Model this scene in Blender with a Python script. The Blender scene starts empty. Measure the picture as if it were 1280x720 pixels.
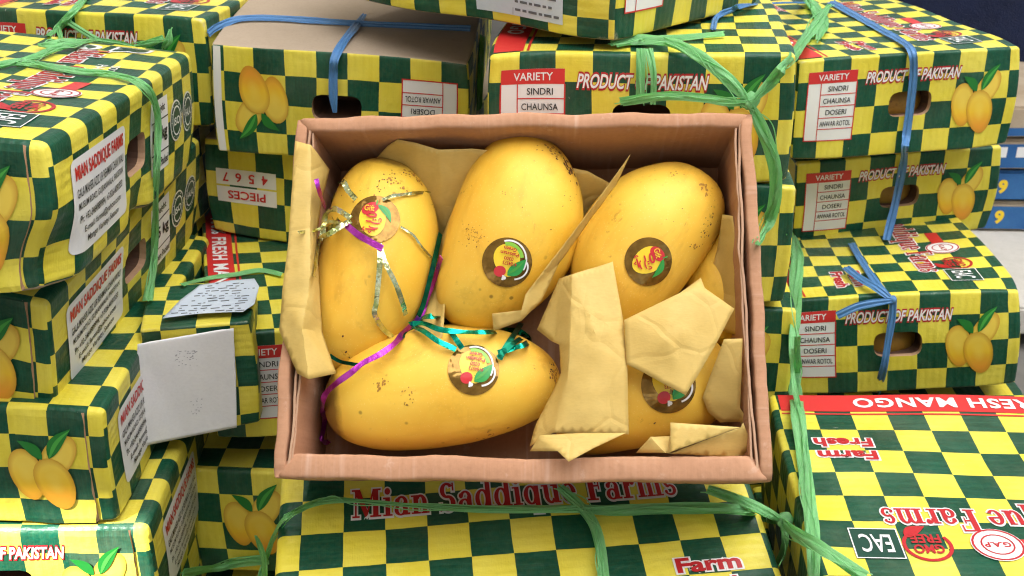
import bpy, bmesh, math, random
from mathutils import Vector, Matrix, noise, Euler
from mathutils.bvhtree import BVHTree

# ------------------------------------------------------------------ camera, sky, sun, exposure
SC = bpy.context.scene
COL = SC.collection
ZG = 0.69                       # camera height over the ground; every z below is relative to the camera
FPX, TH = 1359.1, math.radians(25.055)
CAMZ = Vector((0, 0, ZG))
cd = bpy.data.cameras.new('camera'); cam = bpy.data.objects.new('camera', cd); COL.objects.link(cam)
cam.location = CAMZ; cam.rotation_euler = (math.pi/2-TH, 0, 0)
cd.sensor_width = 36; cd.lens = FPX/1280*36; cd.clip_start = .01; cd.clip_end = 200
cd.dof.use_dof = True; cd.dof.focus_distance = .70; cd.dof.aperture_fstop = 20
SC.camera = cam
SUN_DIR = Vector((-.40, -.62, .90)).normalized()      # towards the sun
w = bpy.data.worlds.new('World'); SC.world = w; w.use_nodes = True
nt = w.node_tree; nt.nodes.clear()
sky = nt.nodes.new('ShaderNodeTexSky'); sky.sky_type = 'NISHITA'; sky.sun_disc = False
sky.sun_elevation = math.asin(SUN_DIR.z); sky.sun_rotation = math.atan2(SUN_DIR.x, SUN_DIR.y)
sky.dust_density = 4; sky.air_density = 1.0; sky.ozone_density = .6
bgn = nt.nodes.new('ShaderNodeBackground'); bgn.inputs[1].default_value = .05
won = nt.nodes.new('ShaderNodeOutputWorld')
nt.links.new(sky.outputs[0], bgn.inputs[0]); nt.links.new(bgn.outputs[0], won.inputs[0])
sd = bpy.data.lights.new('sun', 'SUN'); sun = bpy.data.objects.new('sun', sd); COL.objects.link(sun)
sd.energy = 5; sd.angle = math.radians(.5); sd.color = (1, .96, .90)
sun.rotation_euler = SUN_DIR.to_track_quat('Z', 'Y').to_euler(); sun.location = (-1, -2, 3)
SC.view_settings.view_transform = 'Standard'; SC.view_settings.look = 'None'
SC.view_settings.gamma = 1; SC.view_settings.exposure = 2.3; SC.view_settings.use_curve_mapping = False
SC.render.engine = 'CYCLES'
SC.cycles.max_bounces = 8; SC.cycles.diffuse_bounces = 3; SC.cycles.transmission_bounces = 4
SC.cycles.sample_clamp_indirect = 6; SC.cycles.caustics_reflective = False; SC.cycles.caustics_refractive = False
SC.cycles.use_denoising = True; SC.cycles.filter_width = 1.15

# ------------------------------------------------------------------ helpers
def lin(r, g, b):
    f = lambda c: c/12.92 if c <= .04045 else ((c+.055)/1.055)**2.4
    return (f(r/255), f(g/255), f(b/255), 1)
class NT:
    def __init__(s, name):
        s.m = bpy.data.materials.new(name); s.m.use_nodes = True; s.t = s.m.node_tree; s.t.nodes.clear()
        s.out = s.n('ShaderNodeOutputMaterial'); s.b = s.n('ShaderNodeBsdfPrincipled'); s.l(s.b.outputs[0], s.out.inputs[0])
    def n(s, k, **kw):
        q = s.t.nodes.new(k)
        for a, v in kw.items(): setattr(q, a, v)
        return q
    def l(s, a, b): s.t.links.new(a, b)
    def val(s, sock, v):
        if hasattr(v, 'links') or hasattr(v, 'is_output'): s.l(v, sock)
        else: sock.default_value = v
    def mix(s, f, a, b, bt='MIX'):
        q = s.n('ShaderNodeMix', data_type='RGBA', blend_type=bt); s.val(q.inputs[0], f); s.val(q.inputs[6], a); s.val(q.inputs[7], b); return q.outputs[2]
    def math(s, op, a, b=0., c=0.):
        q = s.n('ShaderNodeMath', operation=op); s.val(q.inputs[0], a); s.val(q.inputs[1], b); s.val(q.inputs[2], c); return q.outputs[0]
    def noise(s, vec, scale, detail=3, rough=.5, dist=0):
        q = s.n('ShaderNodeTexNoise'); s.l(vec, q.inputs['Vector']); q.inputs['Scale'].default_value = scale
        q.inputs['Detail'].default_value = detail; q.inputs['Roughness'].default_value = rough; q.inputs['Distortion'].default_value = dist; return q.outputs[0]
    def rng(s, v, a, b, c=0., d=1.):
        q = s.n('ShaderNodeMapRange'); s.val(q.inputs[0], v)
        for i, x in enumerate((a, b, c, d)): q.inputs[i+1].default_value = x
        return q.outputs[0]
    def mapping(s, vec, sc=(1, 1, 1), loc=None):
        q = s.n('ShaderNodeMapping'); s.l(vec, q.inputs[0]); q.inputs['Scale'].default_value = sc
        if loc is not None: s.val(q.inputs['Location'], loc)
        return q.outputs[0]
    def bump(s, h, strength=.3, dist=.001, normal=None):
        q = s.n('ShaderNodeBump'); s.l(h, q.inputs['Height']); q.inputs['Strength'].default_value = strength; q.inputs['Distance'].default_value = dist
        if normal is not None: s.l(normal, q.inputs['Normal'])
        s.l(q.outputs[0], s.b.inputs['Normal']); return q.outputs[0]
    def set(s, **kw):
        for k, v in kw.items(): s.val(s.b.inputs[k.replace('_', ' ')], v)
        return s

def flat(name, col, rough=.45, metal=0., spec=.5):
    t = NT(name); t.set(Base_Color=col, Roughness=rough, Metallic=metal); t.b.inputs['Specular IOR Level'].default_value = spec; return t.m

def print_material():
    t = NT('checked_print'); uv = t.n('ShaderNodeUVMap', uv_map='checks').outputs[0]
    oi = t.n('ShaderNodeObjectInfo').outputs['Random']
    off = t.n('ShaderNodeCombineXYZ'); 
    for i, k in enumerate((37., 91., 53.)): t.l(t.math('MULTIPLY', oi, k), off.inputs[i])
    uvo = t.n('ShaderNodeVectorMath', operation='ADD'); t.l(uv, uvo.inputs[0]); t.l(off.outputs[0], uvo.inputs[1]); uvo = uvo.outputs[0]
    # a slightly wobbly edge between the squares
    nz = t.n('ShaderNodeTexNoise'); t.l(uvo, nz.inputs['Vector']); nz.inputs['Scale'].default_value = 1.3; nz.inputs['Detail'].default_value = 2
    wob = t.n('ShaderNodeVectorMath', operation='MULTIPLY_ADD'); t.l(nz.outputs['Color'], wob.inputs[0]); wob.inputs[1].default_value = (.05, .05, 0); t.l(uv, wob.inputs[2])
    base = t.n('ShaderNodeVectorMath', operation='ADD'); t.l(wob.outputs[0], base.inputs[0]); base.inputs[1].default_value = (-.025, -.025, .5)
    ck = t.n('ShaderNodeTexChecker'); t.l(base.outputs[0], ck.inputs[0]); ck.inputs['Scale'].default_value = 1
    f = ck.outputs['Fac']
    streak = t.noise(t.mapping(uvo, (1.2, 26, 1)), 1.0, 4, .6)
    streak2 = t.noise(t.mapping(uvo, (30, 1.5, 1)), 1.0, 3, .6)
    blot = t.noise(uvo, .55, 4, .6)
    yel = t.mix(t.rng(blot, .3, .75), (.68, .57, .045, 1), (.78, .69, .11, 1))
    yel = t.mix(t.rng(streak, .35, .75, 0, .28), yel, (.62, .49, .03, 1))
    grn = t.mix(t.rng(blot, .3, .7), (.0022, .040, .021, 1), (.0045, .076, .043, 1))
    grn = t.mix(t.rng(streak, .45, .8, 0, .40), grn, (.008, .13, .075, 1))
    c = t.mix(f, yel, grn)
    # faded, dusty and scratched places
    dust = t.noise(uvo, .32, 5, .65)
    c = t.mix(t.rng(dust, .50, .80, 0, .09), c, (.62, .60, .44, 1))
    scr = t.noise(t.mapping(uvo, (1.5, 9, 1)), 1.9, 6, .75, .6)
    msk = t.noise(uvo, .45, 2)
    sc2 = t.math('MULTIPLY', t.rng(scr, .68, .74), t.rng(msk, .50, .60))
    c = t.mix(t.math('MULTIPLY', sc2, .9), c, (.72, .70, .60, 1))
    dirt = t.math('MULTIPLY', t.rng(t.noise(uvo, 5.5, 4, .7), .70, .76), t.rng(t.noise(uvo, .6, 2), .58, .66))
    c = t.mix(t.math('MULTIPLY', dirt, .6), c, (.12, .08, .03, 1))
    at = t.n('ShaderNodeAttribute', attribute_name='wear').outputs['Fac']
    wr = t.math('ADD', at, t.math('MULTIPLY', t.math('SUBTRACT', t.noise(uvo, 2.6, 5, .7), .5), 1.5))
    c = t.mix(t.rng(wr, .98, 1.15, 0, .8), c, (.52, .40, .24, 1)); c = t.mix(t.rng(wr, .80, 1.02, 0, .22), c, (.70, .66, .50, 1))
    geo = t.noise(uvo, 9, 3, .6); c = t.mix(t.rng(geo, .35, .65, 0, .04), c, (.30, .30, .06, 1))
    t.set(Base_Color=c, Roughness=t.rng(streak, .3, .8, .30, .48)); t.b.inputs['Specular IOR Level'].default_value = .30
    cor = t.math('SINE', t.math('MULTIPLY', t.n('ShaderNodeSeparateXYZ').outputs[0], 1.))
    sx = t.n('ShaderNodeSeparateXYZ'); t.l(uv, sx.inputs[0])
    cor = t.math('SINE', t.math('MULTIPLY', sx.outputs[1], 26.))
    h = t.math('ADD', t.math('MULTIPLY', cor, .06), t.math('ADD', t.math('MULTIPLY', t.noise(uvo, 1.4, 4, .55), 1.3), t.math('MULTIPLY', streak2, .12)))
    t.bump(h, .55, .0022); return t.m

def kraft(name, a, b, flute=0., rough=.8, axis=0, dist=.0008):
    t = NT(name); oc = t.n('ShaderNodeTexCoord').outputs['Object']
    n1 = t.noise(oc, 14, 5, .6); n2 = t.noise(oc, 420, 2, .5)
    sep = t.n('ShaderNodeSeparateXYZ'); t.l(oc, sep.inputs[0])
    sc = [60, 60, 60]; sc[axis] = 700
    fib = t.noise(t.mapping(oc, tuple(sc)), 1, 3, .6)
    c = t.mix(t.rng(n1, .3, .7), a, b); c = t.mix(t.rng(n2, .45, .75, 0, .22), c, tuple(x*.7 for x in a[:3])+(1,))
    st = t.noise(oc, 40, 3, .6); c = t.mix(t.rng(st, .66, .74, 0, .25), c, (.16, .08, .045, 1))
    t.set(Base_Color=c, Roughness=rough); t.b.inputs['Specular IOR Level'].default_value = .25
    h = t.math('ADD', t.math('MULTIPLY', n2, .18), t.math('MULTIPLY', n1, .6))
    if flute:
        wv = t.math('SINE', t.math('ADD', t.math('MULTIPLY', sep.outputs[axis], flute), t.math('MULTIPLY', n1, 3.)))
        h = t.math('ADD', h, t.math('MULTIPLY', wv, .045)); h = t.math('ADD', h, t.math('MULTIPLY', fib, .2))
        c2 = t.mix(t.math('MULTIPLY', t.rng(wv, -.2, 1, 0, .13), t.rng(t.noise(oc, 22, 2), .4, .65)), c, (.62, .40, .27, 1)); 
        ws = [5, 5, 5]; ws[axis] = 95; ck = t.noise(t.mapping(oc, tuple(ws)), 1, 3, .6); ck2 = t.noise(oc, 90, 4, .7)
        c2 = t.mix(t.rng(ck, .60, .70, 0, .35), c2, (.66, .47, .38, 1)); c2 = t.mix(t.rng(ck2, .62, .70, 0, .3), c2, (.62, .45, .36, 1)); h = t.math('ADD', h, t.math('MULTIPLY', t.rng(ck, .55, .72), .25)); t.set(Base_Color=c2)
    t.bump(h, .7, dist); return t.m

M = {}
M['print'] = print_material()
M['kraft'] = kraft('grey_kraft', (.34, .27, .20, 1), (.40, .32, .24, 1), 0)
M['brown'] = kraft('brown_board', (.42, .215, .122, 1), (.49, .265, .158, 1), 1150)
M['brown_end'] = kraft('brown_board_across', (.42, .215, .122, 1), (.49, .265, .158, 1), 1150, axis=1)
M['brown_edge'] = kraft('cut_board', (.40, .24, .155, 1), (.50, .32, .21, 1), 0)
M['torn'] = kraft('torn_board', (.33, .17, .09, 1), (.50, .32, .2, 1), 0)
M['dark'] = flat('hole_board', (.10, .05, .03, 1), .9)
M['white'] = flat('white_print', (.74, .74, .74, 1), .4)
M['red'] = flat('red_print', (.56, .025, .025, 1), .4)
M['crimson'] = flat('crimson_print', (.42, .012, .018, 1), .4)
M['black'] = flat('black_print', (.015, .015, .02, 1), .45)
M['ink'] = flat('grey_ink', (.10, .11, .13, 1), .6)
M['dkgreen'] = flat('deep_green_print', (.004, .05, .032, 1), .38)
M['leaf'] = flat('leaf_print', (.012, .17, .025, 1), .4)
M['leaf2'] = flat('leaf_vein_print', (.06, .34, .05, 1), .4)
def mango_print():
    t = NT('mango_print'); uv = t.n('ShaderNodeUVMap', uv_map='checks').outputs[0]
    s = t.n('ShaderNodeSeparateXYZ'); t.l(uv, s.inputs[0])
    n = t.noise(uv, 1.6, 2); v = t.math('ADD', s.outputs[1], t.math('MULTIPLY', n, .5))
    c = t.mix(t.rng(v, .15, .75), (.72, .30, .03, 1), (.78, .50, .03, 1)); c = t.mix(t.rng(v, .75, 1.25), c, (.76, .56, .08, 1))
    c = t.mix(t.rng(s.outputs[0], .72, 1., 0, .75), c, (.50, .24, .02, 1)); c = t.mix(t.rng(s.outputs[0], .5, .1, 0, .35), c, (.82, .64, .12, 1))
    t.set(Base_Color=c, Roughness=.36); return t.m
M['mangoprint'] = mango_print()
def paper(name, a, b, trans=.25, rough=.75, crease=.55):
    t = NT(name); oc = t.n('ShaderNodeTexCoord').outputs['Object']
    n1 = t.noise(oc, 30, 5, .65); n2 = t.noise(t.mapping(oc, (300, 900, 600)), 1, 2)
    c = t.mix(t.rng(n1, .3, .7), a, b); c = t.mix(t.rng(n2, .4, .8, 0, .18), c, tuple(x*.75 for x in a[:3])+(1,))
    t.set(Base_Color=c, Roughness=rough); t.b.inputs['Specular IOR Level'].default_value = .3
    cr = t.n('ShaderNodeTexVoronoi', feature='DISTANCE_TO_EDGE'); dv = t.n('ShaderNodeTexNoise'); t.l(oc, dv.inputs['Vector']); dv.inputs['Scale'].default_value = 26
    dq = t.n('ShaderNodeVectorMath', operation='MULTIPLY_ADD'); t.l(dv.outputs['Color'], dq.inputs[0]); dq.inputs[1].default_value = (.02, .02, .02); t.l(oc, dq.inputs[2]); t.l(dq.outputs[0], cr.inputs['Vector']); cr.inputs['Scale'].default_value = 24
    t.bump(t.math('ADD', t.math('MULTIPLY', t.rng(cr.outputs['Distance'], 0, .055), crease), t.math('ADD', n1, t.math('MULTIPLY', n2, .12))), .55, .0010)
    tr = t.n('ShaderNodeBsdfTranslucent'); t.l(c, tr.inputs[0]); mx = t.n('ShaderNodeMixShader'); mx.inputs[0].default_value = trans
    t.l(t.b.outputs[0], mx.inputs[1]); t.l(tr.outputs[0], mx.inputs[2]); t.l(mx.outputs[0], t.out.inputs[0]); return t.m
M['wrap'] = paper('yellow_wrapping_paper', (.73, .52, .150, 1), (.80, .60, .205, 1), .28, .5, .5)
M['sheet'] = paper('white_sheet', (.80, .80, .84, 1), (.84, .84, .87, 1), .08, .75, 0.)
M['receipt'] = paper('pale_blue_receipt', (.52, .60, .70, 1), (.60, .67, .76, 1), .1, .45, 0.)
def strap_mat(name, a, b, trans=.3):
    t = NT(name); uv = t.n('ShaderNodeUVMap', uv_map='checks').outputs[0]; oi = t.n('ShaderNodeObjectInfo').outputs['Random']
    s = t.n('ShaderNodeSeparateXYZ'); t.l(uv, s.inputs[0])
    fib = t.noise(t.mapping(uv, (3, 60, 1)), 1, 4, .7); spk = t.noise(t.mapping(uv, (90, 30, 1)), 1, 2)
    c = t.mix(t.rng(fib, .3, .75), a, b); c = t.mix(t.rng(spk, .62, .72, 0, .4), c, tuple(min(1, x*1.25+.10) for x in b[:3])+(1,))
    t.set(Base_Color=c, Roughness=.24); t.b.inputs['Specular IOR Level'].default_value = .55
    t.bump(t.math('ADD', fib, t.math('MULTIPLY', spk, .3)), .6, .0006)
    tr = t.n('ShaderNodeBsdfTranslucent'); t.l(c, tr.inputs[0]); mx = t.n('ShaderNodeMixShader'); mx.inputs[0].default_value = trans
    t.l(t.b.outputs[0], mx.inputs[1]); t.l(tr.outputs[0], mx.inputs[2]); t.l(mx.outputs[0], t.out.inputs[0]); return t.m
M['gstrap'] = strap_mat('green_raffia', (.18, .64, .22, 1), (.58, .92, .55, 1), .5)
M['bstrap'] = strap_mat('blue_strapping', (.06, .19, .46, 1), (.14, .34, .66, 1), .15)
def foil(name, a, b, rough=.2, wr=240, wd=.0012, metal=.9):
    t = NT(name); oc = t.n('ShaderNodeTexCoord').outputs['Object']
    n = t.noise(oc, 160, 3, .6); t.set(Base_Color=t.mix(t.rng(n, .35, .65), a, b), Roughness=rough, Metallic=metal)
    t.bump(t.noise(oc, wr, 3, .6), .6, wd); return t.m
M['gold'] = foil('gold_foil', (.17, .09, .016, 1), (.30, .17, .035, 1), .12, 55, .0022, .6)
M['goldribbon'] = foil('gold_green_foil', (.42, .40, .06, 1), (.60, .66, .40, 1), .18)
M['silver'] = foil('silver_green_foil', (.34, .42, .14, 1), (.78, .78, .50, 1), .14)
M['purple'] = foil('purple_ribbon', (.40, .03, .44, 1), (.56, .08, .56, 1), .3)
M['teal'] = foil('teal_ribbon', (.0, .26, .17, 1), (.01, .42, .30, 1), .26)
M['dteal'] = foil('dark_green_ribbon', (.0, .10, .06, 1), (.01, .16, .09, 1), .35)
def mango_mat():
    t = NT('mango_skin'); oc = t.n('ShaderNodeTexCoord').outputs['Object']; oi = t.n('ShaderNodeObjectInfo').outputs['Random']
    add = t.n('ShaderNodeVectorMath', operation='ADD'); t.l(oc, add.inputs[0]); cx = t.n('ShaderNodeCombineXYZ')
    for i, k in enumerate((3.1, 7.7, 5.3)): t.l(t.math('MULTIPLY', oi, k), cx.inputs[i])
    t.l(cx.outputs[0], add.inputs[1]); p = add.outputs[0]
    n1 = t.noise(p, 16, 4, .55); n2 = t.noise(p, 55, 4, .6); sep = t.n('ShaderNodeSeparateXYZ'); t.l(oc, sep.inputs[0])
    c = t.mix(t.rng(n1, .32, .7), (.75, .39, .030, 1), (.86, .545, .075, 1))
    c = t.mix(t.rng(n2, .5, .8, 0, .35), c, (.88, .63, .10, 1))
    strk = t.noise(t.mapping(p, (12, 60, 60)), 1, 4, .6); c = t.mix(t.rng(strk, .56, .78, 0, .45), c, (.50, .22, .012, 1))
    # lenticels: tiny brown specks, denser towards the stem end, and a few scuffed patches
    dv = t.n('ShaderNodeTexNoise'); t.l(p, dv.inputs['Vector']); dv.inputs['Scale'].default_value = 90; dq = t.n('ShaderNodeVectorMath', operation='MULTIPLY_ADD'); t.l(dv.outputs['Color'], dq.inputs[0]); dq.inputs[1].default_value = (.006, .006, .006); t.l(p, dq.inputs[2])
    v = t.n('ShaderNodeTexVoronoi'); t.l(dq.outputs[0], v.inputs['Vector']); v.inputs['Scale'].default_value = 330
    v2 = t.n('ShaderNodeTexVoronoi'); t.l(p, v2.inputs['Vector']); v2.inputs['Scale'].default_value = 120
    dens = t.math('ADD', t.noise(p, 24, 3), t.math('MULTIPLY', sep.outputs[0], 3.2))
    s1 = t.math('MULTIPLY', t.rng(v.outputs['Distance'], .26, .12), t.math('MULTIPLY', t.rng(dens, .72, .88), .45))
    s2 = t.math('MULTIPLY', t.rng(v2.outputs['Distance'], .20, .10), t.rng(t.noise(p, 40, 2), .60, .66))
    pat = t.math('MULTIPLY', t.rng(t.noise(p, 34, 5, .75, .8), .645, .70), .55)
    c = t.mix(pat, c, (.30, .13, .015, 1)); c = t.mix(t.math('MULTIPLY', s1, .85), c, (.11, .038, .008, 1)); c = t.mix(t.math('MULTIPLY', s2, .8), c, (.14, .05, .01, 1))
    smu = t.noise(t.mapping(p, (26, 40, 40)), 1, 5, .7, .5); c = t.mix(t.rng(smu, .54, .74, 0, .55), c, (.42, .19, .015, 1))
    gr = t.noise(p, 11, 3, .6); c = t.mix(t.rng(gr, .50, .72, 0, .20), c, (.74, .62, .09, 1))
    pore = t.n('ShaderNodeTexVoronoi'); t.l(p, pore.inputs['Vector']); pore.inputs['Scale'].default_value = 520
    c = t.mix(t.math('MULTIPLY', t.rng(pore.outputs['Distance'], .22, .08), .30), c, (.92, .74, .30, 1))
    lowc = t.noise(p, 7, 2); c = t.mix(t.rng(lowc, .42, .72, 0, .5), c, (.80, .58, .045, 1))
    # dark stem end
    end = t.rng(t.math('ADD', sep.outputs[0], t.math('MULTIPLY', n2, .012)), .066, .071); c = t.mix(t.math('MULTIPLY', end, .75), c, (.10, .04, .012, 1))
    t.set(Base_Color=c, Roughness=t.rng(n2, .3, .7, .46, .62)); t.b.inputs['Subsurface Weight'].default_value = .12
    t.b.inputs['Subsurface Radius'].default_value = (.006, .003, .001); t.b.inputs['Specular IOR Level'].default_value = .38
    t.bump(t.math('ADD', t.math('MULTIPLY', n2, .6), t.math('MULTIPLY', n1, 1.)), .25, .0012); return t.m
M['mango'] = mango_mat()

def mesh_obj(name, verts, faces, mat, parent=None, uv=None, smooth=False, fmat=None):
    me = bpy.data.meshes.new(name); me.from_pydata([tuple(v) for v in verts], [], faces)
    for m_ in (mat if isinstance(mat, list) else [mat]): me.materials.append(m_)
    if uv is not None:
        ul = me.uv_layers.new(name='checks')
        for lp in me.loops: ul.data[lp.index].uv = uv[lp.vertex_index] if not callable(uv) else uv(lp)
    if fmat: me.polygons.foreach_set('material_index', fmat)
    if smooth: me.polygons.foreach_set('use_smooth', [True]*len(me.polygons))
    me.update(); o = bpy.data.objects.new(name, me); COL.objects.link(o)
    if parent: o.parent = parent
    return o
def tag(o, label=None, cat=None, group=None, kind=None):
    for k, v in (('label', label), ('category', cat), ('group', group), ('kind', kind)):
        if v: o[k] = v
    return o
def empty(name, mtx, label, cat, group=None):
    o = bpy.data.objects.new(name, None); COL.objects.link(o); o.matrix_world = mtx; o.empty_display_size = .02
    return tag(o, label, cat, group)

# text outlines as flat triangles, cached
_tc = {}
def text2d(s, offset=0., shear=0., space=1.):
    key = (s, offset, shear, space)
    if key in _tc: return _tc[key]
    cu = bpy.data.curves.new('t', 'FONT'); cu.body = s; cu.offset = offset; cu.shear = shear; cu.space_character = space; cu.resolution_u = 3; cu.fill_mode = 'FRONT'
    ob = bpy.data.objects.new('t', cu); COL.objects.link(ob); dg = bpy.context.evaluated_depsgraph_get(); dg.update()
    me = bpy.data.meshes.new_from_object(ob.evaluated_get(dg)); me.calc_loop_triangles()
    vs = [(v.co.x, v.co.y) for v in me.vertices]; fs = [tuple(t.vertices) for t in me.loop_triangles]
    bpy.data.objects.remove(ob); bpy.data.curves.remove(cu); bpy.data.meshes.remove(me)
    _tc[key] = (vs, fs); return _tc[key]
def fit(vf, x0, y0, x1, y1, ref=None):
    vs, fs = vf; rv = (ref or vf)[0]
    ax, bx = min(v[0] for v in rv), max(v[0] for v in rv); ay, by = min(v[1] for v in rv), max(v[1] for v in rv)
    return [(x0+(v[0]-ax)/(bx-ax)*(x1-x0), y0+(v[1]-ay)/(by-ay)*(y1-y0)) for v in vs], fs
def join2d(*ps):
    V, F_ = [], []
    for v, f in ps:
        n = len(V); V += v; F_ += [tuple(i+n for i in q) for q in f]
    return V, F_
def rect2d(x0, y0, x1, y1, nx=1, ny=1):
    V = [(x0+(x1-x0)*i/nx, y0+(y1-y0)*j/ny) for j in range(ny+1) for i in range(nx+1)]
    return V, [(j*(nx+1)+i, j*(nx+1)+i+1, (j+1)*(nx+1)+i+1, (j+1)*(nx+1)+i) for j in range(ny) for i in range(nx)]
def disc2d(cx, cy, rx, ry=None, n=28, rot=0):
    ry = ry or rx; c, s = math.cos(rot), math.sin(rot); V = [(cx, cy)]
    for k in range(n):
        a = 2*math.pi*k/n; x, y = rx*math.cos(a), ry*math.sin(a); V.append((cx+x*c-y*s, cy+x*s+y*c))
    return V, [(0, 1+k, 1+(k+1) % n) for k in range(n)]
def arc2d(cx, cy, rx, ry, wv, wh, a0=0, a1=360, n=22):
    V = []
    for k in range(n+1):
        a = math.radians(a0+(a1-a0)*k/n); c, s = math.cos(a), math.sin(a)
        V += [(cx+rx*c, cy+ry*s), (cx+(rx-wv)*c, cy+(ry-wh)*s)]
    return V, [(2*k, 2*k+2, 2*k+3, 2*k+1) for k in range(n)]
def poly2d(pts): return list(pts), [tuple(range(len(pts)))]
def blob2d(cx, cy, rx, ry, rot, egg=.15, n=26):
    c, s = math.cos(rot), math.sin(rot); V = [(cx, cy)]
    for k in range(n):
        a = 2*math.pi*k/n; x, y = rx*math.cos(a)*(1+egg*math.sin(a)), ry*math.sin(a); V.append((cx+x*c-y*s, cy+x*s+y*c))
    return V, [(0, 1+k, 1+(k+1) % n) for k in range(n)]
def leaf2d(x0, y0, x1, y1, wd, bend=.1, n=10):
    dx, dy = x1-x0, y1-y0; L_ = math.hypot(dx, dy); px, py = -dy/L_, dx/L_; V = []
    for k in range(n+1):
        t = k/n; h = wd*math.sin(math.pi*t**.8)*.5+.004; b = bend*math.sin(math.pi*t)*L_
        cx, cy = x0+dx*t+px*b, y0+dy*t+py*b; V += [(cx+px*h, cy+py*h), (cx-px*h, cy-py*h)]
    return V, [(2*k, 2*k+1, 2*k+3, 2*k+2) for k in range(n)]
# a fat serif face for the big farm lettering: every letter from stems, bowls and slab serifs
def serif2d(word, g=0.):
    out = []; x = 0.
    def R(a, b, c, d): out.append(rect2d(x+a-g, b-g, x+c+g, d+g))
    def A(cx, cy, rx, ry, wv, wh, a0=0, a1=360): out.append(arc2d(x+cx, cy, rx+g, ry+g, wv+2*g, wh+2*g, a0, a1))
    def Pl(*p):
        if g:
            mx = sum(q[0] for q in p)/len(p); my = sum(q[1] for q in p)/len(p)
            p = [(q[0]+math.copysign(g, q[0]-mx), q[1]+math.copysign(g, q[1]-my)) for q in p]
        out.append(poly2d([(x+a, b) for a, b in p]))
    def D(cx, cy, r): out.append(disc2d(x+cx, cy, r+g))
    for ch in word:
        adv = .56
        if ch == ' ': adv = .28
        elif ch == 'M':
            R(.10, 0, .15, .70); R(.64, 0, .80, .70); Pl((.06, .70), (.25, .70), (.50, .10), (.41, 0)); Pl((.41, 0), (.48, .06), (.70, .70), (.64, .70))
            R(.02, 0, .24, .045); R(.55, 0, .88, .045); R(.55+.08, .655, .88, .70); R(.0, .655, .2, .70); adv = .92
        elif ch == 'i': R(.09, 0, .23, .46); R(.02, 0, .30, .04); R(.02, .42, .2, .46); D(.16, .61, .085); adv = .33
        elif ch == 'n' or ch == 'm':
            R(.09, 0, .23, .46); R(.02, 0, .30, .04); R(.02, .42, .2, .46); A(.30, .26, .19, .21, .13, .06, 0, 140); R(.36, 0, .49, .27); R(.31, 0, .56, .04); adv = .58
            if ch == 'm': A(.56, .26, .19, .21, .13, .06, 0, 150); R(.62, 0, .75, .27); R(.57, 0, .82, .04); adv = .84
        elif ch == 'r': R(.09, 0, .23, .46); R(.02, 0, .32, .04); R(.02, .42, .2, .46); A(.33, .28, .14, .19, .08, .07, 60, 170); D(.36, .40, .075); adv = .46
        elif ch == 'a': A(.22, .13, .19, .145, .12, .045); R(.30, .0, .43, .32); A(.25, .30, .18, .17, .11, .05, 0, 165); D(.12, .35, .065); R(.40, 0, .50, .05); adv = .52
        elif ch == 'd': A(.25, .23, .22, .245, .13, .05); R(.36, 0, .50, .70); R(.28, .66, .42, .70); R(.46, 0, .56, .04); adv = .58
        elif ch == 'q': A(.25, .23, .22, .245, .13, .05); R(.36, -.22, .50, .46); R(.29, -.22, .57, -.18); adv = .57
        elif ch == 'u': R(.09, .18, .23, .46); R(.02, .42, .2, .46); A(.28, .20, .19, .215, .13, .06, 180, 330); R(.38, 0, .52, .46); R(.31, .42, .45, .46); R(.48, 0, .58, .04); adv = .60
        elif ch == 'e': A(.25, .23, .22, .245, .13, .05, 0, 325); R(.08, .225, .45, .27); adv = .50
        elif ch == 's': A(.20, .335, .16, .135, .10, .05, 40, 270); A(.22, .125, .17, .14, .10, .055, -90, 140-0); A(.22, .125, .19, .14, .05, .05, 200, 270); D(.32, .38, .045); D(.08, .09, .045); adv = .43
        elif ch == 'S': A(.26, .515, .21, .195, .13, .06, 30, 270); A(.28, .19, .22, .20, .14, .07, -90, 110); A(.28, .19, .24, .20, .05, .06, 195, 270); R(.42, .5, .47, .70); R(.03, 0, .08, .2); adv = .56
        elif ch == 'F': R(.10, 0, .27, .70); R(.02, 0, .36, .045); R(.02, .655, .58, .70); R(.53, .50, .58, .70); R(.2, .34, .44, .385); R(.40, .26, .44, .46); adv = .60
        x += adv
    return join2d(*out)

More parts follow.
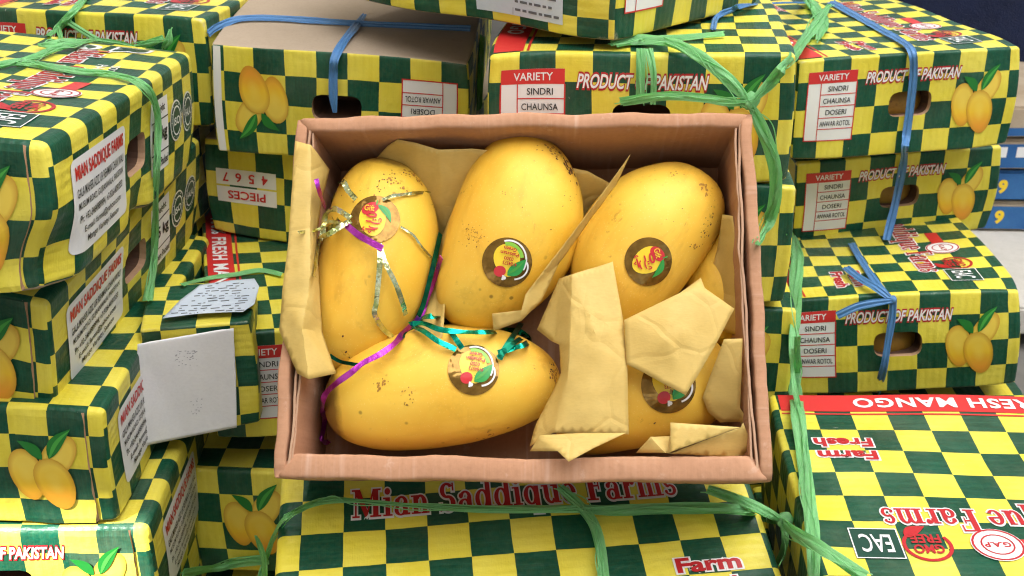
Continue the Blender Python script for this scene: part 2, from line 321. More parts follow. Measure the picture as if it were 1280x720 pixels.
# ------------------------------------------------------------------ printed cartons
CK = .025; LEN, WID, HGT = .294, .208, .0915
FR = {  # face: origin corner, u axis, v axis, u length, v length (canonical: x along the long side, y across, z up)
 'top': ((-1, -1, 1), (1, 0, 0), (0, 1, 0)), 'bottom': ((-1, 1, -1), (1, 0, 0), (0, -1, 0)),
 'end': ((1, -1, -1), (0, 1, 0), (0, 0, 1)), 'tail': ((-1, 1, -1), (0, -1, 0), (0, 0, 1)),
 'side': ((1, 1, -1), (-1, 0, 0), (0, 0, 1)), 'flank': ((-1, -1, -1), (1, 0, 0), (0, 0, 1))}
BODIES = []; COVERS = []
class Carton:
    def __init__(s, mtx, label, seed, size=(LEN, WID, HGT), holes=('end',), rad=.0024, warp=.75, dents=(), group='checkered mango cartons stacked around the open box', scale=1., name='mango_carton', cat='carton'):
        s.rng = random.Random(seed); s.size = size; s.r = rad; s.warp = warp; s.dents = list(dents); s.seed = seed
        s.ox, s.oy = .44, .1
        lim = 5e-3*warp
        s.cc = [(sx, sy, sz, Vector((-sx*s.rng.uniform(.0, lim), -sy*s.rng.uniform(0, lim), -sz*s.rng.uniform(0, lim*.8)))) for sx in (-1, 1) for sy in (-1, 1) for sz in (-1, 1)]
        s.ph = [s.rng.uniform(0, 6.28) for _ in range(12)]
        s.bul = {f: s.rng.uniform(-.6, 1.2)*.0026*warp for f in ('end', 'tail', 'side', 'flank')}
        s.bul['top'] = -s.rng.uniform(.2, 1)*.003*warp; s.bul['bottom'] = s.rng.uniform(-1, 0)*.002*warp
        s.root = empty(name, mtx @ Matrix.Scale(scale, 4), label, cat, group)
        s.holes = {f: (3.45*CK, 1.40*CK, 5.05*CK, 2.30*CK) if f in ('end', 'tail') else (5.0*CK, 1.35*CK, 6.6*CK, 2.35*CK) for f in holes}
        s.body()
    def deform(s, p):
        hx, hy, hz = s.size[0]/2, s.size[1]/2, s.size[2]/2
        q = Vector((p[0]/hx, p[1]/hy, p[2]/hz)); d = Vector((0, 0, 0)); ph = s.ph
        ex, ey, ez = 1-q.x*q.x, 1-q.y*q.y, 1-q.z*q.z
        ex, ey, ez = max(ex, 0), max(ey, 0), max(ez, 0)
        d.z += (s.bul['top']*max(q.z, 0)+s.bul['bottom']*max(-q.z, 0)*-1)*ex*ey
        d.x += (s.bul['end']*max(q.x, 0)-s.bul['tail']*max(-q.x, 0))*ey*ez
        d.y += (s.bul['side']*max(q.y, 0)-s.bul['flank']*max(-q.y, 0))*ex*ez
        a = .0009*s.warp
        d.x += a*math.sin(p[1]*38+ph[0])*math.sin(p[2]*45+ph[1]); d.y += a*math.sin(p[0]*33+ph[2])*math.sin(p[2]*50+ph[3]); d.z += a*math.sin(p[0]*41+ph[4])*math.sin(p[1]*36+ph[5])
        for sx, sy, sz, v in s.cc:
            dd = (Vector(p)-Vector((sx*hx, sy*hy, sz*hz))).length
            if dd < .05: d += v*(1-dd/.05)**2
        for c, rad, v in s.dents:
            dd = (Vector(p)-Vector(c)).length
            if dd < rad: d += Vector(v)*(1-(dd/rad)**2)**2
        return Vector(p)+d
    def P(s, face, u, v, off=0.):
        o, ua, va = FR[face]; h = Vector(s.size)/2
        p = Vector((o[0]*h.x, o[1]*h.y, o[2]*h.z))+Vector(ua)*u+Vector(va)*v
        inn = Vector([max(-h[i]+s.r, min(h[i]-s.r, p[i])) for i in range(3)])
        n = p-inn
        if n.length < 1e-9: n = Vector(ua).cross(Vector(va))
        n.normalize(); q = s.deform(inn+n*s.r)
        return q+n*off+Vector((0, 0, h.z))
    def fdim(s, face):
        L_, W_, H_ = s.size; return {'top': (L_, W_), 'bottom': (L_, W_), 'end': (W_, H_), 'tail': (W_, H_), 'side': (L_, H_), 'flank': (L_, H_)}[face]
    def uv(s, face, u, v):
        L_, W_, H_ = s.size
        x, y = {'top': (u, v), 'bottom': (u, W_-v), 'end': (L_+H_-v, u), 'tail': (-(H_-v), W_-u), 'side': (L_-u, W_+H_-v), 'flank': (u, -(H_-v))}[face]
        return (x/CK+s.ox, y/CK+s.oy)
    def body(s):
        V, F_, UVL, FM = [], [], [], []
        def steps(length, marks=()):
            base = [0, s.r*.3, s.r*.65, s.r, s.r*1.6]; k = max(6, int(length/.0075))
            a = base+[length-b for b in base]+[s.r*2.2+(length-4.4*s.r)*i/k for i in range(k+1)]
            for m0, m1, rr in marks:
                a = [x for x in a if not (m0-.001 < x < m1+.001)]
                a += [m0, m0+rr*.18, m0+rr*.45, m0+rr, m1-rr, m1-rr*.45, m1-rr*.18, m1, (m0+m1)/2]
            a.sort(); return a
        for face in FR:
            fu, fv = s.fdim(face); hole = s.holes.get(face); rr = .008
            us = steps(fu, [(hole[0], hole[2], rr)] if hole else ()); vs = steps(fv, [(hole[1], hole[3], rr)] if hole else ())
            n0 = len(V); nu = len(us)
            for v in vs:
                for u in us: V.append(s.P(face, u, v)); UVL.append(s.uv(face, u, v))
            def inh(u, v): return hole and hole[0]-1e-6 < u < hole[2]+1e-6 and hole[1]-1e-6 < v < hole[3]+1e-6
            for j in range(len(vs)-1):
                for i in range(nu-1):
                    if hole and inh((us[i]+us[i+1])/2, (vs[j]+vs[j+1])/2): continue
                    F_.append((n0+j*nu+i, n0+j*nu+i+1, n0+(j+1)*nu+i+1, n0+(j+1)*nu+i)); FM.append(1 if face == 'bottom' else 0)
            if hole:
                i0, i1 = us.index(hole[0]), us.index(hole[2]); j0, j1 = vs.index(hole[1]), vs.index(hole[3])
                per = [(i, j0) for i in range(i0, i1)]+[(i1, j) for j in range(j0, j1)]+[(i, j1) for i in range(i1, i0, -1)]+[(i0, j) for j in range(j1, j0, -1)]
                ring = []
                for i, j in per:
                    u, v = us[i], vs[j]; qu = max(hole[0]+rr, min(hole[2]-rr, u)); qv = max(hole[1]+rr, min(hole[3]-rr, v)); d = math.hypot(u-qu, v-qv)
                    su, sv = (qu+(u-qu)*rr/d, qv+(v-qv)*rr/d) if d > 1e-9 else (u, v); ring.append((su, sv))
                COVERS.append((s, face, hole))
                b0 = len(V)
                for su, sv in ring: V.append(s.P(face, su, sv)); UVL.append(s.uv(face, su, sv))
                n = len(per)
                for k in range(n):
                    a, b = per[k], per[(k+1) % n]; ia, ib = n0+a[1]*nu+a[0], n0+b[1]*nu+b[0]
                    if (V[ia]-V[b0+k]).length+(V[ib]-V[b0+(k+1) % n]).length > 1e-7: F_.append((ia, ib, b0+(k+1) % n, b0+k)); FM.append(0)
                # cut edge of the board and the dark pocket behind it
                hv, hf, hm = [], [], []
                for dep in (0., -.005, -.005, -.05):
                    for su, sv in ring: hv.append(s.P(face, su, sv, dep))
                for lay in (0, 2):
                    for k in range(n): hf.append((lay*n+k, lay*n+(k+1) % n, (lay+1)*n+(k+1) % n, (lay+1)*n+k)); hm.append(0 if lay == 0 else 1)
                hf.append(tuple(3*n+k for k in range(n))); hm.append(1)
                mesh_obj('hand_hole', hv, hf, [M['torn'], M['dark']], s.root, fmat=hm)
        # weld the shared edges
        o = mesh_obj('carton_body', V, F_, [M['print'], M['kraft']], s.root, fmat=FM)
        ul = o.data.uv_layers.new(name='checks')
        for lp in o.data.loops: ul.data[lp.index].uv = UVL[lp.vertex_index]
        bm = bmesh.new(); bm.from_mesh(o.data); bmesh.ops.remove_doubles(bm, verts=bm.verts, dist=1e-5); bm.to_mesh(o.data); bm.free()
        at = o.data.attributes.new('wear', 'FLOAT', 'POINT'); hx, hy, hz = s.size[0]/2, s.size[1]/2, s.size[2]/2
        for v in o.data.vertices:
            ds = sorted((abs(hx-abs(v.co.x)), abs(hy-abs(v.co.y)), abs(hz-abs(v.co.z-hz)))); at.data[v.index].value = .75*max(0, 1-max(0, ds[1])/.007)+.5*max(0, 1-math.hypot(ds[1], ds[2])/.02)
        o.data.polygons.foreach_set('use_smooth', [True]*len(o.data.polygons)); s.bodyobj = o; BODIES.append(o)
    def decal(s, name, face, vf, mat, off=.0005, parent=None, label=None, sub=True):
        vs, fs = vf
        o = mesh_obj(name, [s.P(face, u*CK, v*CK, off) for u, v in vs], fs, mat, parent or s.root)
        if label: o['label'] = label
        return o
    def big(s, name, face, r, mat, off=.0004, parent=None):   # a large flat print that has to follow the bulge
        return s.decal(name, face, rect2d(*r, nx=max(2, int((r[2]-r[0])*3)), ny=max(2, int((r[3]-r[1])*3))), mat, off, parent)
    # ---- the printed layouts
    def variety(s, face='end', du=0.):
        _d = s.decal; s_decal = lambda nm, f, vf, m, off=.0005, parent=None: _d(nm, f, ([(u+du, v) for u, v in vf[0]], vf[1]), m, off, parent)
        s.decal = s_decal
        p = s.big('variety_label', face, (.38, .72, 2.16, 3.22), M['white'])
        s.big('label_heading', face, (.38, 2.80, 2.16, 3.22), M['red'], .0006, p)
        ln = [rect2d(.36, .70, .40, 2.8, 1, 10), rect2d(2.14, .70, 2.18, 2.8, 1, 10), rect2d(.36, .69, 2.18, .73, 10, 1), rect2d(.84, .72, .87, 2.8, 1, 10)]+[rect2d(.85, y, 2.16, y+.03, 8, 1) for y in (2.38, 1.96, 1.54, 1.13)]
        s.decal('ruled_lines', face, join2d(*ln), M['red'], .0007, p)
        s.decal('lettering', face, fit(text2d('VARIETY', .012), .74, 2.90, 1.84, 3.12), M['white'], .0009, p)
        tx = [fit(text2d(t, .008), a, y, b, y+.19) for t, a, b, y in (('SINDRI', 1.12, 1.84, 2.50), ('CHAUNSA', .97, 1.98, 2.07), ('DOSERI', 1.10, 1.86, 1.66), ('ANWAR ROTOL', .92, 2.06, 1.25))]
        s.decal('lettering', face, join2d(*tx), M['black'], .0009, p)
        del s.decal
    def product(s, face='end', x0=2.48, x1=6.0, y=2.70):
        a, b = text2d('PRODUCT OF PAKISTAN', .02, .28), text2d('PRODUCT OF PAKISTAN', .075, .28)
        p = s.decal('lettering_outline', face, fit(b, x0, y-.03, x1, y+.42, a), M['crimson'], .0005)
        s.decal('lettering', face, fit(a, x0, y, x1, y+.40), M['white'], .0008, p)
    def mangoes(s, face='end', x=6.75, y=1.75, k=1.):
        def put(name, vf, m, off, par=None):
            vs, fs = vf; vs = [(x+(a)*k, y+b*k) for a, b in vs]
            o = s.decal(name, face, (vs, fs), m, off+up_, par)
            ul = o.data.uv_layers.new(name='checks')
            for lp in o.data.loops: ul.data[lp.index].uv = (0. if lp.vertex_index == 0 else 1., vf[0][lp.vertex_index][1]+.8)
            return o
        up_ = .0017 if s.seed in (13, 14, 15, 16) and face == 'end' else 0.
        p = put('mango_picture', blob2d(.30, .42, .40, .82, -.5, .1), M['mangoprint'], .0005)
        put('printed_mango', blob2d(-.50, -.06, .42, .80, .12, .12), M['mangoprint'], .0007, p)
        put('printed_mango', blob2d(.18, -.35, .48, .82, .22, .12), M['mangoprint'], .0009, p)
        put('printed_leaf', leaf2d(-.05, .42, -.62, .98, .30, -.1), M['leaf'], .0011, p)
        put('printed_leaf', leaf2d(.12, .45, .74, 1.38, .34, .08), M['leaf'], .0011, p)
        put('leaf_vein', leaf2d(.14, .47, .72, 1.34, .10, .08), M['leaf2'], .0013, p)
    def inner_mango(s, face='end', du=0., mat='mango'):
        h = s.holes[face]; c_ = s.P(face, (h[0]+h[2])/2+du, (h[1]+h[3])/2-.004, -.030); V, F_ = [], []
        for j in range(13):
            a = math.pi*j/12
            for i in range(20): b = 2*math.pi*i/20; V.append(c_+Vector((.022*math.sin(a)*math.cos(b), .030*math.cos(a), .022*math.sin(a)*math.sin(b))))
        for j in range(12):
            for i in range(20): F_.append((j*20+i, (j+1)*20+i, (j+1)*20+(i+1) % 20, j*20+(i+1) % 20))
        mesh_obj('mango_inside', V, F_, M[mat], s.root, smooth=True)
    def end_print(s, face='end', what='vpm'):
        if 'v' in what: s.variety(face)
        if 'p' in what: s.product(face)
        if 'm' in what: s.mangoes(face)
    def top_print(s, what='bfmslw', dm=0.):
        f = 'top'
        if 'b' in what:
            p = s.big('printed_band', f, (.30, .12, 11.5, .98), M['red']); s.big('band_line', f, (.30, 1.08, 11.5, 1.15), M['red'], .0004, p)
            t = text2d('100% FRESH MANGO', .03, 0, 1.12); s.decal('lettering', f, fit(t, 2.2, .30, 9.4, .80), M['white'], .0008, p)
        if 'f' in what:
            for i, wd in enumerate(('Farm', 'Fresh')):
                a, b = text2d(wd, .035), text2d(wd, .10); x1 = 10.85; y = 2.95-i*.60
                p = s.decal('lettering_outline', f, fit(b, x1-1.55, y, x1, y+.42, a), M['white'], .0005)
                s.decal('lettering', f, fit(a, x1-1.55, y, x1, y+.42), M['crimson'], .0008, p)
        if 'm' in what:
            a = serif2d('Mian Saddique Farms'); b = serif2d('Mian Saddique Farms', .045)
            p = s.decal('lettering_outline', f, fit(b, 1.75, 5.15+dm, 9.8, 6.30+dm, a), M['white'], .0005)
            s.decal('lettering', f, fit(a, 1.75, 5.15+dm, 9.8, 6.30+dm), M['crimson'], .0009, p)
        if 's' in what:
            for i, wd in enumerate(('SWEET', '& JUICY')):
                a, b = text2d(wd, .02), text2d(wd, .09); y = 2.5-i*.55
                p = s.decal('lettering_outline', f, fit(b, 1.4, y, 3.0, y+.36, a), M['white'], .0005)
                s.decal('lettering', f, fit(a, 1.4, y, 3.0, y+.36), M['crimson'], .0008, p)
        if 'l' in what:
            p = s.big('certification_mark', f, (9.6, 6.2, 10.75, 7.3), M['dkgreen'])
            s.decal('mark_border', f, join2d(rect2d(9.6, 6.2, 10.75, 6.23), rect2d(9.6, 7.27, 10.75, 7.3), rect2d(9.6, 6.23, 9.63, 7.27), rect2d(10.72, 6.23, 10.75, 7.27)), M['white'], .0007, p)
            s.decal('lettering', f, fit(text2d('EAC', .01), 9.8, 6.42, 10.55, 7.08), M['white'], .0008, p)
            p = s.decal('round_mark', f, join2d(arc2d(9.0, 6.8, .58, .58, .09, .09, -35, 215), leaf2d(9.45, 6.5, 8.9, 6.1, .32)), M['crimson'], .0006)
            s.decal('lettering', f, join2d(fit(text2d('GMO', .03), 8.65, 6.78, 9.35, 7.1), fit(text2d('FREE', .03), 8.65, 6.4, 9.35, 6.72)), M['crimson'], .0008, p)
            p = s.big('red_banner', f, (5.6, 6.55, 7.9, 7.0), M['red'])
            q = s.decal('round_seal', f, disc2d(7.4, 6.78, .60), M['white'], .0008, p)
            s.decal('seal_ring', f, join2d(arc2d(7.4, 6.78, .58, .58, .05, .05), arc2d(7.4, 6.78, .38, .38, .04, .04), fit(text2d('G.A.P', .03), 7.1, 6.69, 7.7, 6.88)), M['crimson'], .0010, p)
        if 'w' in what:
            a = text2d('R', .06); p = s.decal('lettering_outline', f, fit(text2d('R', .16), .85, 6.3, 1.65, 7.2, a), M['white'], .0005); s.decal('lettering', f, fit(a, .85, 6.3, 1.65, 7.2), M['dkgreen'], .0008, p)
            p = s.decal('round_mark', f, disc2d(1.3, 5.5, .45, .38), M['white'], .0006); s.decal('mark_leaf', f, leaf2d(1.0, 5.4, 1.6, 5.6, .3), M['dkgreen'], .0008, p)
            s.decal('lettering', f, join2d(fit(text2d('EURO-ASIAN', .01), 2.0, 5.85, 3.6, 6.05), fit(text2d('CONFORMITY', .01), 2.0, 5.6, 3.6, 5.78)), M['white'], .0007)
            s.decal('lettering', f, join2d(fit(text2d('ISO 22000', .01), 3.5, 6.9, 4.7, 7.15), fit(text2d('HACCP', .01), 3.5, 6.5, 4.7, 6.8)), M['white'], .0007)
    def side_print(s, face='side'):
        # rounded white address label
        x0, y0, x1, y1, r = .95, .62, 4.75, 2.95, .22; pts = []
        for cx, cy, a0 in ((x1-r, y1-r, 0), (x0+r, y1-r, 90), (x0+r, y0+r, 180), (x1-r, y0+r, 270)):
            pts += [(cx+r*math.cos(math.radians(a0+k*15)), cy+r*math.sin(math.radians(a0+k*15))) for k in range(7)]
        V, F_ = rect2d(x0, y0, x1, y1, 26, 16); W_ = []
        for a, b in V:
            qa, qb = max(x0+r, min(x1-r, a)), max(y0+r, min(y1-r, b)); d = math.hypot(a-qa, b-qb)
            W_.append((qa+(a-qa)*r/d, qb+(b-qb)*r/d) if d > r else (a, b))
        p = s.decal('address_label', face, (W_, F_), M['white'], .0006)
        s.decal('lettering', face, fit(text2d('MIAN SADDIQUE FARMS', .03), 1.15, 2.38, 4.55, 2.78), M['red'], .0010, p)
        L4 = (('GALA MAHER AZIZ UR REHMAN CHAN WALI', 1.15, 4.55, 2.02), ('MUSLIM ROAD, GUJRANWALA, PAKISTAN', 1.2, 4.5, 1.68), ('Ph: +92-3464989994, +7-926-4091553', 1.25, 4.4, 1.36), ('E-mail: farms@yahoo.com', 1.5, 4.2, 1.06), ('Mango Variety, Season', 1.7, 4.0, .78))
        s.decal('lettering', face, join2d(*[fit(text2d(t, .012), a, y, b, y+.22) for t, a, b, y in L4]), M['black'], .0010, p)
        p = s.big('weight_label', face, (7.0, .85, 8.55, 2.95), M['white'])
        s.decal('lettering', face, join2d(fit(text2d('Weight', .02), 7.3, 2.5, 8.25, 2.8), fit(text2d('1.5 kg', .03), 7.15, 1.65, 8.4, 2.15), fit(text2d('When Packed', .02), 7.1, 1.0, 8.45, 1.25), rect2d(7.05, 2.34, 8.5, 2.38), rect2d(7.05, 1.40, 8.5, 1.44)), M['black'], .0009, p)
        for cx, t in ((9.3, 'ISO'), (10.55, 'HALAL')):
            p = s.decal('round_seal', face, disc2d(cx, 2.0, .58, .62), M['white'], .0006)
            s.decal('seal_ring', face, join2d(disc2d(cx, 2.0, .53, .57)), M['dkgreen'], .0008, p)
            s.decal('lettering', face, join2d(arc2d(cx, 2.0, .42, .45, .05, .05), fit(text2d(t, .02), cx-.3, 1.88, cx+.3, 2.12), *[disc2d(cx+.48*math.cos(a*.52), 2+.51*math.sin(a*.52), .025, n=6) for a in range(12)]), M['white'], .0010, p)
    def end_flap(s, face='end', u0=6.06, u1=7.82, off=.0009):
        # the end panel stops short of the corner, where the long side wraps round: a loose board edge
        nx, ny = 24, 22; V, F_, UV, FM = [], [], [], []; H_ = s.size[2]/CK
        for j in range(ny+1):
            v = .06+(H_-.14)*j/ny; e = u1+.035*noise.noise(Vector((v*2.2, s.seed, 0)))-.10*max(0, 1-v/.35)-.06*max(0, 1-(H_-v)/.3)
            for i in range(nx+1):
                t = i/nx; u = u0+(e-u0)*t; lift = off*(min(1, t*3))+.0010*max(0, t-.7)/.3*(.4+abs(noise.noise(Vector((v*1.3, s.seed, 5)))))
                V.append(s.P(face, u*CK, v*CK, .0003+lift)); UV.append(s.uv(face, u*CK, v*CK))
        n = nx+1
        for j in range(ny):
            for i in range(nx): F_.append((j*n+i, j*n+i+1, (j+1)*n+i+1, (j+1)*n+i)); FM.append(0)
        b = len(V)
        for j in range(ny+1):
            v = .06+(H_-.14)*j/ny; V.append(V[j*n+nx].copy()); UV.append(UV[j*n+nx]); V.append(s.P(face, (u1+.012)*CK, v*CK, .0002)); UV.append(UV[j*n+nx])
        for j in range(ny): F_.append((b+2*j, b+2*j+1, b+2*j+3, b+2*j+2)); FM.append(1)
        mesh_obj('end_flap', V, F_, [M['print'], M['torn']], s.root, uv=UV, fmat=FM)
    def torn_edge(s, seed, face='end', side='hi', v0=.1, v1=3.5, wd=.2):
        rr = random.Random(seed); fu = s.fdim(face)[0]/CK; V, n = [], 18; x = fu-.02 if side == 'hi' else .02; sg = -1 if side == 'hi' else 1
        for k in range(n+1):
            v = v0+(v1-v0)*k/n; a = rr.uniform(.02, .09); b = wd*abs(noise.noise(Vector((k*.31, seed, 0))))*1.6+.05
            V += [(x+sg*a-sg*.1, v), (x+sg*(a+b), v)]
        s.decal('torn_edge', face, (V, [(2*k, 2*k+1, 2*k+3, 2*k+2) for k in range(n)]), M['torn'], .0006)

def rot(yw, p, r): 
    return Matrix.Rotation(math.radians(yw), 4, 'Z') @ Matrix.Rotation(math.radians(p), 4, 'X') @ Matrix.Rotation(math.radians(r), 4, 'Y')
def place(pos, ang, kind='E', h=HGT):
    q = {'E': Matrix.Rotation(-math.pi/2, 4, 'Z'), 'N': Matrix.Identity(4), 'T': Matrix.Rotation(math.pi, 4, 'Z')}.get(kind)
    if kind == 'U': q = Matrix.Translation((0, 0, h)) @ Matrix.Rotation(-math.pi/2, 4, 'Z') @ Matrix.Rotation(math.pi, 4, 'X')
    if kind == 'V': q = Matrix.Translation((0, 0, h)) @ Matrix.Rotation(math.pi/2, 4, 'Z') @ Matrix.Rotation(math.pi, 4, 'X')
    return Matrix.Translation(Vector(pos)+CAMZ) @ rot(*ang) @ q

# ------------------------------------------------------------------ the ground, and an unseen cloth added overhead to shape the light
def ground():
    t = NT('dusty_concrete'); oc = t.n('ShaderNodeTexCoord').outputs['Object']; n = t.noise(oc, 6, 6, .65)
    t.set(Base_Color=t.mix(t.rng(n, .3, .7), (.10, .095, .085, 1), (.17, .16, .145, 1)), Roughness=.9); t.bump(n, .5, .01)
    o = mesh_obj('ground', [(-30, -30, 0), (30, -30, 0), (30, 30, 0), (-30, 30, 0)], [(0, 1, 2, 3)], t.m); tag(o, kind='structure')
ground()
def unseen_awning():
    # added out of view to shape light: dark cloth shades, pale panel diffuses sun
    def cloth(name, base, trans, col):
        t = NT(name); t.set(Base_Color=base, Roughness=.9)
        tr = t.n('ShaderNodeBsdfTranslucent'); tr.inputs[0].default_value = col; mx = t.n('ShaderNodeMixShader'); mx.inputs[0].default_value = trans
        t.l(t.b.outputs[0], mx.inputs[1]); t.l(tr.outputs[0], mx.inputs[2]); t.l(mx.outputs[0], t.out.inputs[0]); return t.m
    thin = cloth('added_diffuser_cloth', (.8, .78, .72, 1), .9, (.90, .91, .92, 1)); heavy = cloth('added_shade_cloth', (.22, .20, .16, 1), .08, (.80, .76, .66, 1))
    z = 2.35
    def up(p): p = Vector(p)+CAMZ; return p+SUN_DIR*((z-p.z)/SUN_DIR.z)
    # two openings cut so sunbeams land on two of the left cartons
    a = up((-.290, .587, -.485)); b = up((-.33, 1.12, -.17))
    gaps = [(a.x-.16, a.y-.085, a.x+.07, a.y+.034), (b.x-.12, b.y-.07, b.x+.11, b.y+.12)]; pale = PALE
    xs = sorted([-9.0, -2.8, pale[0], pale[2], 3.5]+[g[0] for g in gaps]+[g[2] for g in gaps]); ys = sorted([-9.0, -2.4, pale[1], pale[3], 9.0]+[g[1] for g in gaps]+[g[3] for g in gaps])
    V = [(x, y, z) for y in ys for x in xs]; n = len(xs); F_, FM = [], []
    for j in range(len(ys)-1):
        for i in range(n-1):
            cx, cy = (xs[i]+xs[i+1])/2, (ys[j]+ys[j+1])/2
            if any(g[0] < cx < g[2] and g[1] < cy < g[3] for g in gaps): continue
            F_.append((j*n+i, j*n+i+1, (j+1)*n+i+1, (j+1)*n+i)); FM.append(1 if pale[0] < cx < pale[2] and pale[1] < cy < pale[3] else 0)
    o = mesh_obj('unseen_awning', V, F_, [heavy, thin], fmat=FM); tag(o, 'unseen overhead cloth added to shade the pile and soften the sun', 'unseen_awning')
PALE = (-.4, -1.1, 2.0, 1.5)
unseen_awning()

# ------------------------------------------------------------------ the cartons
CT = {}
def add(key, pos, ang, kind, label, seed, **kw):
    h = kw.get('size', (LEN, WID, HGT))[2]*kw.get('scale', 1)
    CT[key] = Carton(place(pos, ang, kind, h), label, seed, **kw); return CT[key]
# under layers seen in the gaps
add('B2', (.02, .60, -.668), (3, 6, 0), 'N', 'dark carton under the front lid, glimpsed in the gap beside it', 31, holes=())
add('C2', (.33, .60, -.590), (-2, 0, 0), 'N', 'dark carton under the carton with upside-down lettering at lower right', 32, holes=())
add('H2', (.112, .862, -.441), (-2.5, 0, 0), 'E', 'carton glimpsed below the two cartons behind the open box, beside its right rim', 33, holes=()).end_print()
add('H3', (.112, .872, -.534), (-1, 0, 0), 'E', 'lowest dark carton behind the open box beside the right green band', 34, holes=())
add('D2', (.36, .98, -.587), (-3, 0, 0), 'E', 'dark carton underneath the low right carton with a blue bow', 35, holes=())
add('P2', (-.36, .72, -.628), (2, 0, 0), 'E', 'lowest carton under the sunlit carton in the bottom corner', 36, holes=())
# right-hand pile
c = add('D', (.348, .971, -.494), (-5.4, -3.3, -5.6), 'E', 'right low carton tied with a blue band and bow, hand hole showing', 4, warp=1.2); c.end_print(); c.inner_mango(du=-.008); c.top_print('bfml')
c = add('E', (.362, 1.155, -.407), (7.1, 4.2, -2.7), 'E', 'right middle carton of three, under the uppermost one', 5); c.end_print(); c.inner_mango(du=-.006)
c = add('F', (.334, 1.092, -.310), (7.7, -.8, -1.5), 'E', 'uppermost carton of the right pile with a blue band over its lid', 6); c.end_print(); c.inner_mango(du=-.006); c.top_print('bfmls')
# behind the open box
c = add('Hb', (.105, .860, -.348), (-3.8, -.5, -1.5), 'E', 'carton directly under the one with the green bow, mostly behind the open box', 8); c.end_print()
c = add('G', (.105, .865, -.256), (-7, -.1, -1.4), 'E', 'carton behind the open box with the green bow at its front', 7, rad=.004); c.end_print(); c.top_print('b')
c = add('Q2', (-.166, .872, -.464), (15.6, 0, 3.1), 'E', 'shaded carton between the left pile and the open box, with a torn lid', 9); c.variety('end', .12); c.top_print('b')
c = add('J', (-.136, 1.023, -.362), (-12.4, 4, 3.1), 'V', 'upside-down carton with a PIECES label under the brown-topped carton', 10, holes=())
p = c.big('pieces_label', 'tail', (5.7, 1.75, 7.9, 2.35), M['white']); c.decal('lettering', 'tail', fit(text2d('PIECES', .02), 6.1, 1.88, 7.5, 2.20), M['red'], .0008, p)
p = c.big('count_label', 'tail', (5.7, 1.08, 7.9, 1.68), M['white']); c.decal('lettering', 'tail', join2d(*[fit(text2d(t, .02), 6.0+i*.48, 1.20, 6.22+i*.48, 1.55) for i, t in enumerate('4567')]), M['red'], .0008, p)
c = add('I', (-.134, 1.006, -.271), (-2.8, 5.4, 3.4), 'U', 'carton turned bottom-up, plain brown board on top, blue bands crossing', 11); c.end_print('end', 'vm')
c.big('white_margin', 'end', (8.0, .05, 8.25, 3.6), M['white'], .0004)
# the tilted one across the top
ang = -38.7; cr = math.radians(ang); kx = .068+(-LEN/2*math.cos(cr)-WID/2*math.sin(cr)); ky = .722+(-LEN/2*math.sin(cr)+WID/2*math.cos(cr))
c = add('K', (kx, ky, -.1605), (ang, -1.5, 0), 'N', 'carton lying askew on top of the others with papers stuck on its side', 12, holes=('end',), warp=1.3)
c.variety('end'); c.mangoes('end')
for x0, x1, y1 in ((.9, 3.6, 3.0), (7.0, 10.1, 3.0)):
    p = c.big('shipping_paper', 'flank', (x0, .28, x1, y1), M['receipt'], .0007); rr = random.Random(x0); tx = []
    for k in range(11):
        y = .42+k*.23
        if k % 4 != 3:
            xx = x0+(x1-x0)*.46
            while xx < x1-.3:
                wv = rr.uniform(.1, .4); tx.append(rect2d(xx, y, min(xx+wv, x1-.12), y+.07)); xx += wv+.07
    tx += [rect2d(x0+(x1-x0)*.43, .3, x0+(x1-x0)*.435, y1), rect2d(x0+.2, 1.15, x0+.9, 1.2), rect2d(x0+.1, 1.9, x1-.1, 1.92)]
    c.decal('lettering', 'flank', join2d(*tx), M['ink'], .0010, p)
# left-hand pile
c = add('P', (-.357, .733, -.537), (3.1, 1.3, 2.2), 'E', 'lowest left carton catching a patch of sunlight, PAKISTAN on its end', 13, rad=.006); c.end_print(); c.side_print(); c.end_flap()
c = add('O', (-.369, .735, -.445), (.8, .5, 3.0), 'E', 'left carton third from the top with printed mangoes on its end', 14, rad=.0045, warp=1.); c.end_print('end', 'm'); c.side_print(); c.end_flap()
c = add('N', (-.388, .751, -.352), (-3.9, 3.2, 9.5), 'E', 'left carton second from the top, green band down its side', 15, holes=('end', 'side'), rad=.0045, warp=1.1); c.end_print(); c.side_print(); c.end_flap()
c = add('M', (-.359, .697, -.263), (.6, -3.4, 6.1), 'E', 'top left carton with crushed corner and green band over its lid', 16, holes=('end', 'side'), rad=.0065, warp=1.4, dents=[((.147, .104, -.03), .04, (-.006, -.012, 0)), ((0, .104, -.045), .03, (0, -.006, .004))])
c.end_print(); c.side_print(); c.top_print('bfmslw'); c.end_flap()
c = add('Lb', (-.331, 1.036, -.262), (-7.5, -.1, 1.2), 'E', 'washed-out sunlit carton at the back left with PRODUCT OF PAKISTAN', 17); c.end_print(); c.top_print('bfmls')
c = add('Lb2', (-.372, 1.030, -.355), (-5, 0, 0), 'E', 'carton directly beneath the sunlit back left one, in its shade', 37, holes=())
c = add('Lb3', (-.385, 1.035, -.448), (-2, 0, 0), 'E', 'dark carton low in the back left, second beneath the sunlit one', 38, holes=())
# narrow one in the gap
c = add('Q1', (-.231, .7215, -.437), (10, 0, 1), 'N', 'small checkered carton with a blank white sheet fixed on its front', 18, size=(.079, .075, .088), holes=())
c.ox = .0
